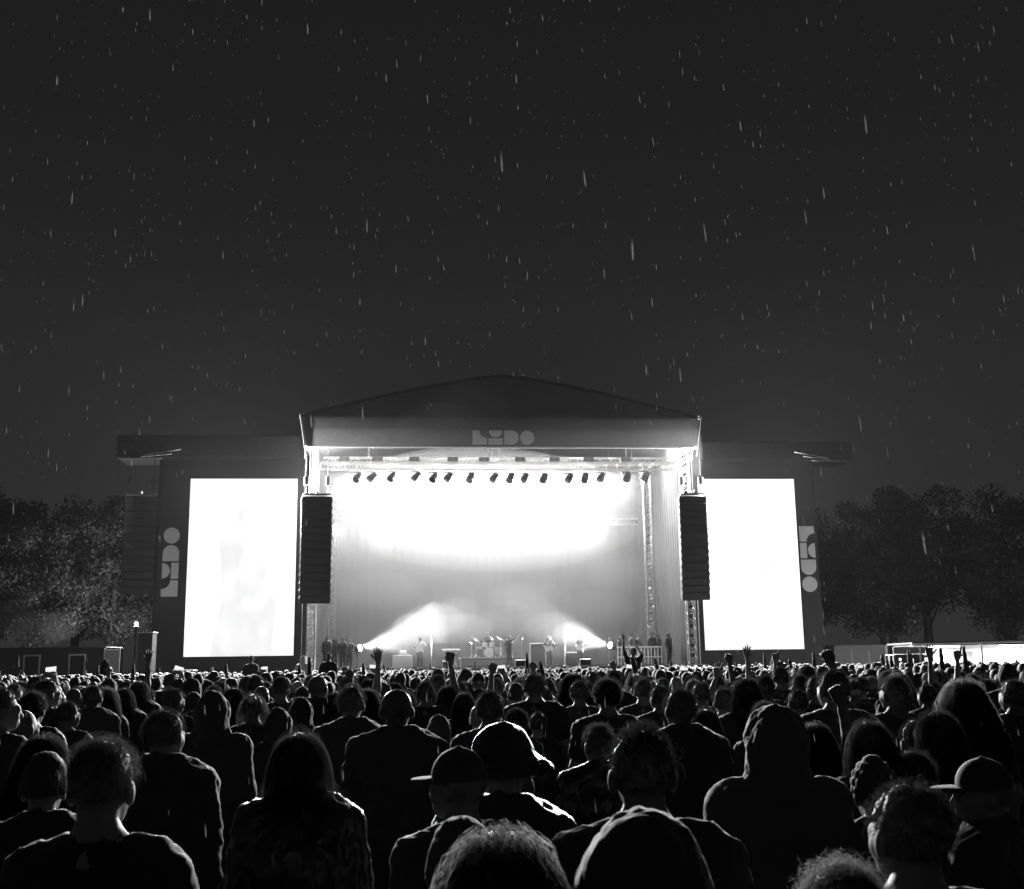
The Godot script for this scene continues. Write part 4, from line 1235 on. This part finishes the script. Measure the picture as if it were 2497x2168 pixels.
func torso_forms(grow: float) -> Array:
	var g := grow
	return [
		[0, Vector3(-0.075, 1.30, 0.0), Vector3(-0.05, 1.10, 0.0), 0.112 + g, 0.098 + g], [0, Vector3(0.075, 1.30, 0.0), Vector3(0.05, 1.10, 0.0), 0.112 + g, 0.098 + g],
		[0, Vector3(-0.05, 1.10, 0.0), Vector3(-0.075, 0.93, 0.01), 0.098 + g, 0.108 + g], [0, Vector3(0.05, 1.10, 0.0), Vector3(0.075, 0.93, 0.01), 0.098 + g, 0.108 + g],
		[0, Vector3(-0.15, 1.405, 0.01), Vector3(0.15, 1.405, 0.01), 0.062 + g, 0.062 + g],
		[0, Vector3(0, 1.49, 0.02), Vector3(-0.16, 1.425, 0.01), 0.045 + g, 0.042 + g], [0, Vector3(0, 1.49, 0.02), Vector3(0.16, 1.425, 0.01), 0.045 + g, 0.042 + g],
	]

func arm_forms(arm: Array, side: float, grow: float, upto := 2.0) -> Array:
	var f := Vector3(side, 1, 1)
	var sh := Vector3(0.178, 1.405, 0.01)
	if arm[0].y > 1.45: sh += Vector3(0.005, 0.035, -0.005)
	var a: Vector3 = sh * f
	var e: Vector3 = arm[0] * f
	var w: Vector3 = arm[1] * f
	if upto < 1.0: return [[0, a, a.lerp(e, upto), 0.055 + grow, 0.05 + grow * 1.6]]
	var lo := w if upto >= 2.0 else e.lerp(w, upto - 1.0)
	return [[0, a, e, 0.055 + grow, 0.041 + grow], [0, e, lo, 0.043 + grow, (0.027 if upto >= 2.0 else 0.032) + grow]]

func leg_joints(kind: String) -> Array:
	if kind == "sit": return [Vector3(0.10, 0.90, 0.0), Vector3(0.17, 0.92, -0.42), Vector3(0.17, 0.50, -0.42), Vector3(0.18, 0.45, -0.55)]
	if kind == "ride": return [Vector3(0.10, 0.90, 0.0), Vector3(0.13, 0.86, -0.38), Vector3(0.12, 0.46, -0.36), Vector3(0.12, 0.40, -0.47)]
	return [Vector3(0.09, 0.90, 0.01), Vector3(0.10, 0.49, -0.01), Vector3(0.105, 0.085, 0.03), Vector3(0.12, 0.03, -0.12)]

func leg_forms(kind: String, grow: float, foot := true) -> Array:
	var out := []
	for s in [-1.0, 1.0]:
		var j := []
		for p in leg_joints(kind): j.append(p * Vector3(s, 1, 1))
		out.append([0, j[0], j[1], 0.085 + grow, 0.058 + grow])
		out.append([0, j[1], j[2], 0.060 + grow, 0.038 + grow * 1.5])
		if foot: out.append([0, j[2] - Vector3(0, 0.04, -0.01), j[3], 0.04, 0.028])
	return out

func head_forms() -> Array:
	return [
		[1, Vector3(0, 1.657, 0.018), Vector3(0.074, 0.092, 0.092)], [1, Vector3(0, 1.605, -0.028), Vector3(0.060, 0.078, 0.062)],
		[1, Vector3(0, 1.556, -0.047), Vector3(0.042, 0.028, 0.040)], [1, Vector3(0, 1.648, -0.074), Vector3(0.046, 0.013, 0.015)],
		[0, Vector3(0, 1.640, -0.086), Vector3(0, 1.602, -0.108), 0.008, 0.013], [1, Vector3(0, 1.571, -0.086), Vector3(0.022, 0.009, 0.010)],
		[1, Vector3(-0.036, 1.604, -0.062), Vector3(0.020, 0.022, 0.018)], [1, Vector3(0.036, 1.604, -0.062), Vector3(0.020, 0.022, 0.018)],
		[1, Vector3(-0.030, 1.634, -0.076), Vector3(0.014, 0.010, 0.011)], [1, Vector3(0.030, 1.634, -0.076), Vector3(0.014, 0.010, 0.011)],
		[1, Vector3(-0.080, 1.618, 0.014), Vector3(0.011, 0.031, 0.019)], [1, Vector3(0.080, 1.618, 0.014), Vector3(0.011, 0.031, 0.019)],
		[0, Vector3(0, 1.60, 0.035), Vector3(0, 1.47, 0.022), 0.050, 0.056],
	]

# a hand of the +X side: wrist at the origin, fingers along +Y, back of the hand to +Z, thumb at -X
func hand_forms(kind: String) -> Array:
	var out := [[0, Vector3(0, -0.03, 0), Vector3(0, 0.02, 0), 0.025, 0.027]]
	var length := [0.070, 0.082, 0.076, 0.058]
	for i in 4:
		var x := -0.032 + 0.021 * i
		var kn := Vector3(x, 0.088 - 0.006 * absf(i - 1.2), 0.0)
		out.append([0, Vector3(x * 0.6, 0.02, 0), kn, 0.017, 0.0115])
		var l: float = length[i]
		var straight: bool = kind == "open" or (i == 0 and (kind == "point" or kind == "ell"))
		if straight:
			var sp := Vector3((i - 1.4) * 0.16, 1, -0.08).normalized()
			out.append([0, kn, kn + sp * l * 0.55, 0.0095, 0.0085])
			out.append([0, kn + sp * l * 0.55, kn + sp * l + Vector3(0, 0, -0.008), 0.0085, 0.007])
		elif kind == "relaxed":
			out.append([0, kn, kn + Vector3(0, 0.03, -0.022), 0.0095, 0.0085])
			out.append([0, kn + Vector3(0, 0.03, -0.022), kn + Vector3(0, 0.035, -0.055), 0.0085, 0.007])
		else:
			out.append([0, kn, kn + Vector3(0, 0.006, -0.036), 0.0105, 0.0095])
			out.append([0, kn + Vector3(0, 0.006, -0.036), kn + Vector3(0, -0.030, -0.040), 0.0095, 0.0085])
			out.append([0, kn + Vector3(0, -0.030, -0.040), kn + Vector3(0, -0.030, -0.016), 0.0085, 0.0075])
	var t0 := Vector3(-0.020, 0.018, -0.004)
	if kind == "open" or kind == "ell":
		out.append([0, t0, Vector3(-0.058, 0.052, -0.012), 0.014, 0.0105])
		out.append([0, Vector3(-0.058, 0.052, -0.012), Vector3(-0.086, 0.085, -0.014), 0.0105, 0.008])
	else:
		out.append([0, t0, Vector3(-0.044, 0.050, -0.026), 0.014, 0.0105])
		out.append([0, Vector3(-0.044, 0.050, -0.026), Vector3(-0.018, 0.066, -0.054), 0.0105, 0.008])
	return out

func hand_place(arm: Array, side: float) -> Transform3D:
	var y: Vector3 = (arm[3] * Vector3(side, 1, 1)).normalized()
	var z: Vector3 = (arm[4] * Vector3(side, 1, 1))
	z = (z - y * z.dot(y)).normalized()
	var x := y.cross(z) * side
	return Transform3D(Basis(x, y, z), arm[1] * Vector3(side, 1, 1) + y * 0.018)

func body_arrays(pose: String, cell: float) -> Array:
	var p: Array = POSES[pose]
	var forms := torso_forms(0.0) + leg_forms(p[2], 0.0) + arm_forms(ARMS[p[0]], 1.0, 0.0) + arm_forms(ARMS[p[1]], -1.0, 0.0)
	forms.append([0, Vector3(0, 1.56, 0.03), Vector3(0, 1.45, 0.02), 0.050, 0.060])
	return net(forms, [], cell, 0.018)

# pivot of the head on the neck
func head_turn(deg: float, nod := 0.0) -> Transform3D:
	var b := Basis(Vector3.UP, deg_to_rad(deg)) * Basis(Vector3.RIGHT, deg_to_rad(nod))
	var pivot := Vector3(0, 1.53, 0.025)
	return Transform3D(b, pivot - b * pivot)

func body_mesh(pose: String, turn: int, nod: int) -> ArrayMesh:
	var key := "body %s %d %d" % [pose, turn, nod]
	if not shapes.has(key):
		var m := empty()
		join(m, arrays["body " + pose])
		join(m, arrays["head"], head_turn(turn, nod))
		for s in [1.0, -1.0]:
			var arm: Array = ARMS[POSES[pose][0 if s > 0.0 else 1]]
			join(m, arrays["hand " + arm[2]], hand_place(arm, s), s < 0.0)
		shapes[key] = to_mesh(m)
	return shapes[key]

func garment(kind: String, pose: String) -> Array:
	var p: Array = POSES[pose]
	var arms := [[ARMS[p[0]], 1.0], [ARMS[p[1]], -1.0]]
	var neck := [1, Vector3(0, 1.535, 0.0), Vector3(0.078, 0.062, 0.085)]
	var forms := []
	var cuts := [[0, Vector3(0, 0.86, 0), Vector3.DOWN]]
	match kind:
		"tee":
			forms = torso_forms(0.014)
			for a in arms: forms += arm_forms(a[0], a[1], 0.015, 0.62)
			cuts.append(neck)
			return crumple(net(forms, cuts, 0.017, 0.02), 0.020, 9.0, 3)
		"vest":
			forms = torso_forms(0.012)
			for s in [-1.0, 1.0]: cuts.append([1, Vector3(s * 0.215, 1.40, 0.01), Vector3(0.075, 0.115, 0.14)])
			cuts.append([1, Vector3(0, 1.535, 0.0), Vector3(0.10, 0.09, 0.10)])
			return crumple(net(forms, cuts, 0.017, 0.02), 0.008, 9.0, 4)
		"jacket", "leather":
			forms = torso_forms(0.030)
			for a in arms: forms += arm_forms(a[0], a[1], 0.022, 1.96)
			for s in [-1.0, 1.0]:      # a stand-up collar round the neck
				forms.append([0, Vector3(0, 1.515, 0.085), Vector3(s * 0.068, 1.51, 0.03), 0.022, 0.022])
				forms.append([0, Vector3(s * 0.068, 1.51, 0.03), Vector3(s * 0.04, 1.47, -0.06), 0.022, 0.018])
			cuts.append([1, Vector3(0, 1.57, 0.01), Vector3(0.066, 0.09, 0.070)])
			return crumple(net(forms, cuts, 0.016, 0.016), 0.026, 8.0, 5)
		"hoodie":
			forms = torso_forms(0.028)
			for a in arms: forms += arm_forms(a[0], a[1], 0.024, 1.94)
			cuts.append([1, Vector3(0, 1.55, -0.01), Vector3(0.070, 0.075, 0.075)])
			return crumple(net(forms, cuts, 0.017, 0.022), 0.018, 7.0, 6)
	forms = leg_forms(p[2], 0.014, false)          # trousers
	forms.append([0, Vector3(-0.07, 0.93, 0.01), Vector3(0.07, 0.93, 0.01), 0.122, 0.122])
	cuts = [[0, Vector3(0, 1.0, 0), Vector3.UP]]
	if p[2] == "stand": cuts.append([0, Vector3(0, 0.06, 0), Vector3.DOWN])
	return crumple(net(forms, cuts, 0.020, 0.02), 0.016, 8.0, 7)

# ---------------------------------------------------------------- hair and headgear, in the place of the untilted head
const SCALP := Vector3(0, 1.66, 0.02)
const SCALP_R := Vector3(0.079, 0.094, 0.096)

func scalp_cuts() -> Array:
	return [[0, Vector3(0, 1.712, -0.066), Vector3(0, -0.62, -0.78)], [0, Vector3(0, 1.575, 0), Vector3(0, -1, -0.25).normalized()]]

func on_scalp(p: Vector3) -> bool:
	for c in scalp_cuts():
		if (p - c[1]).dot(c[2]) > 0.0: return false
	return true

func ribbon(m: Array, pts: PackedVector3Array, width: float, rng: RandomNumberGenerator) -> void:
	var v: PackedVector3Array = m[0]
	var n: PackedVector3Array = m[1]
	var t: PackedInt32Array = m[2]
	var base := v.size()
	var any := Vector3(rng.randf() - 0.5, rng.randf() - 0.5, rng.randf() - 0.5)
	var last := pts.size() - 1
	for i in pts.size():
		var d := pts[mini(i + 1, last)] - pts[maxi(i - 1, 0)]
		var side := d.cross(any).normalized()
		var w := width * (1.0 - 0.75 * float(i) / last)
		v.append(pts[i] - side * w)
		v.append(pts[i] + side * w)
		var nn := side.cross(d).normalized()
		n.append(nn)
		n.append(nn)
		if i < last:
			var o := base + i * 2
			t.append_array(PackedInt32Array([o, o + 1, o + 2, o + 1, o + 3, o + 2]))
	m[0] = v
	m[1] = n
	m[2] = t

# the outline that hanging hair follows: [centre z, half width x, half depth] at a height
func bell(style: String, y: float) -> Vector3:
	var t := clampf((1.64 - y) / 0.26, 0.0, 1.0)
	match style:
		"frizz": return Vector3(0.035, lerpf(0.100, 0.175, t), lerpf(0.100, 0.130, t))
		"bob": return Vector3(0.03, lerpf(0.092, 0.100, t), lerpf(0.095, 0.100, t))
		"bun": return Vector3(0.02, lerpf(0.088, 0.105, t), lerpf(0.08, 0.09, t))
	return Vector3(0.04, lerpf(0.090, 0.125, t), lerpf(0.098, 0.105, t))

func fall(style: String, p: Vector3, n: Vector3, rng: RandomNumberGenerator) -> PackedVector3Array:
	var pts := PackedVector3Array([p])
	var reach: float = {"long": 0.46, "frizz": 0.42, "bob": 0.30, "bun": 0.22}[style] * rng.randf_range(0.65, 1.1)
	var dir := (n * 0.9 + Vector3(n.x, 0.15, n.z) * 0.5).normalized()
	var step := 0.036
	var wild: float = {"long": 0.05, "frizz": 0.22, "bob": 0.07, "bun": 0.16}[style]
	var phase := rng.randf() * TAU
	var gap := 1.0 + rng.randf() * (0.45 if style == "frizz" else 0.07)
	var gone := 0.0
	while gone < reach:
		dir = (dir * 0.55 + Vector3.DOWN * 0.55 + Vector3(rng.randf() - 0.5, rng.randf() - 0.5, rng.randf() - 0.5) * wild * 2.0).normalized()
		if style == "bob" and gone > reach * 0.75: dir = (dir + Vector3(n.x, 0.5, n.z) * 0.8).normalized()
		p += dir * step
		if style == "frizz": p += Vector3(cos(phase + gone * 75.0), 0, sin(phase + gone * 75.0)) * 0.009
		# stay outside the skull above, and on the bell below
		var q := (p - SCALP) / SCALP_R
		if q.length() < gap * 1.03: p = SCALP + q.normalized() * gap * 1.03 * SCALP_R
		if p.y < 1.64:
			var b := bell(style, p.y)
			var h := Vector2(p.x / b.y, (p.z - b.x) / b.z)
			if h.length() < 0.97 * gap: h = h.normalized() * 0.97 * gap
			if h.y < -0.62: h.y = -0.62       # leaves the face free
			p.x = h.x * b.y
			p.z = h.y * b.z + b.x
		pts.append(p)
		gone += step
	return pts

func hair(style: String) -> Array:
	var rng := RandomNumberGenerator.new()
	rng.seed = hash(style)
	var m := empty()
	var shell := [[1, SCALP, SCALP_R]]
	var cuts := scalp_cuts()
	if style == "balding": cuts.append([0, Vector3(0, 1.672, 0.0), Vector3(0, 0.9, -0.25).normalized()])
	if style == "curly": shell = [[1, SCALP + Vector3(0, 0.004, 0), SCALP_R + Vector3(0.004, 0.006, 0.004)]]
	if style in ["long", "frizz", "bob"]:
		for i in 5:
			var y := 1.66 - i * (0.05 if style != "bob" else 0.035)
			var b := bell(style, y)
			shell.append([1, Vector3(0, y, b.x + 0.012), Vector3(b.y * 0.90, 0.06, b.z * 0.86)])
		cuts = [[1, Vector3(0, 1.575, -0.085), Vector3(0.066, 0.125, 0.085)]]
	if style == "frizz": shell.append([1, SCALP, SCALP_R * 1.09])
	if style == "bun": shell.append([1, Vector3(0, 1.715, 0.105), Vector3(0.042, 0.038, 0.036)])
	join(m, crumple(net(shell, cuts, 0.006, 0.006), {"buzz": 0.002, "frizz": 0.030, "curly": 0.026}.get(style, 0.010), 30.0, 11))
	var count: int = {"crop": 6500, "messy": 7500, "tuft": 8500, "curly": 6000, "long": 3600, "frizz": 9000, "bob": 3400, "bun": 2600, "balding": 2600, "buzz": 3800}[style]
	for i in count:
		var d := Vector3(rng.randfn(), rng.randfn(), rng.randfn()).normalized()
		var p := SCALP + d * SCALP_R
		if not on_scalp(p): continue
		if style == "balding" and p.y > 1.678 - 0.3 * p.z + rng.randf() * 0.03 and rng.randf() < 0.35: continue
		var n := (d / SCALP_R).normalized()
		var jitter := Vector3(rng.randf() - 0.5, rng.randf() - 0.5, rng.randf() - 0.5)
		var w := 0.0007 if style == "curly" else 0.00045
		var pts := PackedVector3Array([p - n * 0.003])
		match style:
			"buzz":
				pts.append(p + n * 0.007 + jitter * 0.005)
			"crop", "balding":
				var l := rng.randf_range(0.010, 0.024) * (1.0 if style == "crop" else 1.1) * (0.6 + 0.6 * clampf((p.y - 1.58) / 0.1, 0, 1.2))
				var e := (n * 0.75 + Vector3(0, -0.15, 0.1) + jitter * 0.9).normalized()
				pts.append(p + e * l * 0.6)
				pts.append(p + e * l + Vector3(0, -0.25, 0) * l)
			"messy", "tuft":
				var l := rng.randf_range(0.012, 0.036) * clampf((p.y - 1.56) / 0.12, 0.25, 1.1)
				if style == "tuft": l = rng.randf_range(0.008, 0.016) + 0.040 * clampf((p.y - 1.70) / 0.05, 0, 1) * (1.0 - absf(p.x) / 0.09)
				var e := (n * 0.7 + Vector3(0.15, 0.45, 0.1) + jitter * (1.3 if style == "messy" else 0.6)).normalized()
				pts.append(p + e * l * 0.5)
				e = (e + jitter * 0.8 + Vector3(0, -0.4, 0)).normalized()
				pts.append(p + e * l * 0.95)
			"curly":
				var l := rng.randf_range(0.010, 0.042) * clampf((p.y - 1.55) / 0.12, 0.4, 1.0)
				var u := n.cross(jitter).normalized()
				var q := n.cross(u)
				var r := rng.randf_range(0.007, 0.013)
				var ph := rng.randf() * TAU
				for s in range(1, 12):
					var a := ph + s * 0.85
					pts.append(p + (n + jitter * 0.9) * l * s / 11.0 + (u * cos(a) + q * sin(a)) * r)
			_:
				if style == "bun" and absf(d.x) < 0.55:
					# combed back to the knot
					var knot := Vector3(0, 1.715, 0.105) + jitter * 0.06
					for s in range(1, 5): pts.append(p.lerp(knot, s / 4.0) + n * 0.012 * sin(PI * s / 4.0))
				else:
					pts = fall(style, p, n, rng)
				w = 0.0007 if style == "frizz" else 0.00045
		ribbon(m, pts, w, rng)
	if style != "buzz":     # flyaway hairs
		for i in (250 if style in ["crop", "balding", "tuft"] else 650):
			var d := Vector3(rng.randfn(), absf(rng.randfn()) * 0.8, rng.randfn()).normalized()
			var p := SCALP + d * SCALP_R
			if not on_scalp(p) or (style == "balding" and p.y > 1.69): continue
			var jitter := Vector3(rng.randf() - 0.5, rng.randf() - 0.3, rng.randf() - 0.5)
			var l := rng.randf_range(0.012, 0.045) * 0.9
			var side := d.cross(jitter).normalized()
			var q := PackedVector3Array([p])
			for s in range(1, 6):
				var a := s * 0.62
				q.append(p + (d * (0.35 + 0.6 * sin(a)) + side * (1.0 - cos(a)) * 0.9 + jitter * 0.15 * s + Vector3(0, -0.05 * s, 0)) * l * 0.8)
			ribbon(m, q, 0.0003, rng)
	return m

func headgear(kind: String) -> Array:
	match kind:
		"cap": return net([[1, Vector3(0, 1.672, 0.012), Vector3(0.088, 0.098, 0.104)], [0, Vector3(0, 1.768, 0.01), Vector3(0, 1.770, 0.01), 0.007, 0.007]], [[0, Vector3(0, 1.652, 0), Vector3(0, -1, 0.06).normalized()]], 0.006, 0.004)
		"brim": return net([[1, Vector3(0, 1.655, -0.105), Vector3(0.076, 0.011, 0.085)], [1, Vector3(0, 1.650, -0.085), Vector3(0.082, 0.010, 0.06)]], [[0, Vector3(0, 0, -0.075), Vector3(0, 0, 1)]], 0.005, 0.004)
		"hood":
			var f := [[1, Vector3(0, 1.665, 0.02), Vector3(0.108, 0.122, 0.128)], [1, Vector3(0, 1.735, 0.055), Vector3(0.062, 0.055, 0.07)], [0, Vector3(0, 1.62, 0.03), Vector3(0, 1.49, 0.03), 0.105, 0.115], [0, Vector3(-0.07, 1.47, 0.03), Vector3(0.07, 1.47, 0.03), 0.075, 0.075]]
			return crumple(net(f, [[1, Vector3(0, 1.62, -0.11), Vector3(0.078, 0.12, 0.10)]], 0.007, 0.014), 0.016, 10.0, 21)
		"bucket":
			var f := [[1, Vector3(0, 1.68, 0.015), Vector3(0.098, 0.118, 0.112)]]
			for i in 16:
				var a := TAU * i / 16.0
				var b := TAU * (i + 1) / 16.0
				for ring in [[0.105, 1.660, 0.008], [0.128, 1.645, 0.008], [0.150, 1.632, 0.007]]:
					f.append([0, Vector3(cos(a) * ring[0], ring[1], 0.015 + sin(a) * ring[0] * 1.08), Vector3(cos(b) * ring[0], ring[1], 0.015 + sin(b) * ring[0] * 1.08), ring[2], ring[2]])
			return crumple(net(f, [[1, Vector3(0, 1.60, 0.015), Vector3(0.088, 0.07, 0.10)]], 0.006, 0.012), 0.008, 16.0, 22)
		"beanie": return crumple(net([[1, Vector3(0, 1.675, 0.02), Vector3(0.087, 0.108, 0.104)], [0, Vector3(-0.02, 1.632, 0.02), Vector3(0.02, 1.632, 0.02), 0.078, 0.078]], [[0, Vector3(0, 1.622, 0), Vector3(0, -1, -0.15).normalized()]], 0.006, 0.006), 0.006, 20.0, 23)
		"beanieknit":
			var f := [[1, Vector3(0, 1.68, 0.025), Vector3(0.086, 0.105, 0.102)]]
			for row in 5:       # lumps of a chunky knit
				var y := 1.63 + row * 0.032
				var k := sqrt(maxf(0.05, 1.0 - pow((y - 1.68) / 0.100, 2.0)))
				for i in 14:
					var a := TAU * (i + 0.5 * (row % 2)) / 14.0
					f.append([1, Vector3(cos(a) * 0.086 * k, y, 0.025 + sin(a) * 0.102 * k), Vector3(0.021, 0.021, 0.021)])
			f.append([1, Vector3(0, 1.782, 0.025), Vector3(0.045, 0.028, 0.05)])
			return net(f, [[0, Vector3(0, 1.61, 0), Vector3.DOWN]], 0.006, 0.004)
	return net([[0, Vector3(0, 0.045, 0.03), Vector3(0, 0.04, -0.11), 0.052, 0.042], [0, Vector3(0, 0.09, 0.03), Vector3(0, 0.05, 0.03), 0.045, 0.05]], [[0, Vector3(0, 0.004, 0), Vector3.DOWN], [0, Vector3(0, 0.12, 0), Vector3.UP]], 0.012, 0.012)   # shoe

# a whole person in one light mesh, for those too far to show their parts
func far_person(pose: String, style: String) -> Array:
	var p: Array = POSES[pose]
	var forms := torso_forms(0.016) + leg_forms(p[2], 0.012) + arm_forms(ARMS[p[0]], 1.0, 0.012) + arm_forms(ARMS[p[1]], -1.0, 0.012)
	forms.append([1, Vector3(0, 1.655, 0.012), Vector3(0.083, 0.100, 0.102)])
	forms.append([1, Vector3(0, 1.60, -0.028), Vector3(0.062, 0.078, 0.064)])
	forms.append([0, Vector3(0, 1.60, 0.035), Vector3(0, 1.47, 0.022), 0.052, 0.058])
	for s in [[0, 1.0], [1, -1.0]]:
		var arm: Array = ARMS[p[s[0]]]
		var t := hand_place(arm, s[1])
		forms.append([0, t.origin, t * Vector3(0, 0.11 if arm[2] == "open" else 0.07, 0), 0.034, 0.030])
	if style == "long": forms.append([0, Vector3(0, 1.66, 0.03), Vector3(0, 1.46, 0.06), 0.09, 0.105])
	if style == "curly": forms.append([1, Vector3(0, 1.68, 0.02), Vector3(0.112, 0.110, 0.115)])
	return crumple(net(forms, [], 0.026, 0.014), 0.012, 14.0, 31)

func shared(key: String) -> ArrayMesh:
	if not shapes.has(key): shapes[key] = to_mesh(arrays[key])
	return shapes[key]

const LOOKS := ["dark", "middle", "pale"]

func make_person(label: String, pose: String, top: String, head: String, where: Vector3, yaw: float, size: float, wide: float, turn: int, rng: RandomNumberGenerator, group := "", light_hair := false) -> Node3D:
	var t := Transform3D(Basis(Vector3.UP, deg_to_rad(yaw)).scaled_local(Vector3(size * wide, size, size * wide)), where)
	if POSES[pose][2] != "stand": t.origin.y = where.y
	var o := thing("person", label, "person", t, group)
	var nod := 0
	if head == "hoodbow":
		head = "hood"
		nod = -24
	var skin: Material = mats[["skin_pale", "skin_middle", "skin_deep"][rng.randi() % 3]]
	var bin := int(round(turn * 0.7 / 10.0)) * 10
	part("body", body_mesh(pose, bin, nod), skin, o)
	var cloth: Material = mats[["cloth_black", "cloth_dark", "cloth_charcoal", "cloth_middle"][rng.randi() % 4]]
	if top == "leather": cloth = mats["leather"]
	if top == "jacket" and head == "bucket": cloth = mats["raincoat"]
	var upper := {"tee": "t_shirt", "vest": "vest_top", "jacket": "jacket", "leather": "leather_jacket", "hoodie": "hooded_sweatshirt"}
	part(upper[top], shared("top %s %s" % [top, pose]), cloth, o)
	part("trousers", shared("trousers " + POSES[pose][2]), mats[["denim", "cloth_black"][rng.randi() % 2]], o)
	var j: Vector3 = leg_joints(POSES[pose][2])[2]
	for s in [-1.0, 1.0]: part("shoe", shared("shoe"), mats["shoe_leather"], o, at(j.x * s, j.y - 0.085, j.z - 0.03))
	var ht := head_turn(bin, nod)
	var strands: Material = mats["hair_light"] if light_hair else mats[["hair_black", "hair_dark", "hair_brown"][rng.randi() % 3]]
	match head:
		"bald": pass
		"cap":
			var c := part("cap", shared("gear cap"), cloth, o, ht)
			part("peak", shared("gear brim"), cloth, c)
			part("hair", shared("hair buzz"), strands, o, ht)
		"hood": part("hood", shared("gear hood"), cloth, o, ht)
		"bucket":
			part("brimmed_hat", shared("gear bucket"), mats["raincoat"], o, ht * Transform3D(Basis.from_scale(Vector3(1.14, 1.05, 1.14)), Vector3(0, -0.075, -0.002)))
			part("hair", shared("hair buzz"), strands, o, ht)
		"beanie", "beanieknit":
			part("knitted_hat", shared("gear " + head), mats["cloth_charcoal"], o, ht)
			part("hair", shared("hair buzz"), strands, o, ht)
		_: part("hair", shared("hair " + head), strands, o, ht)
	return o
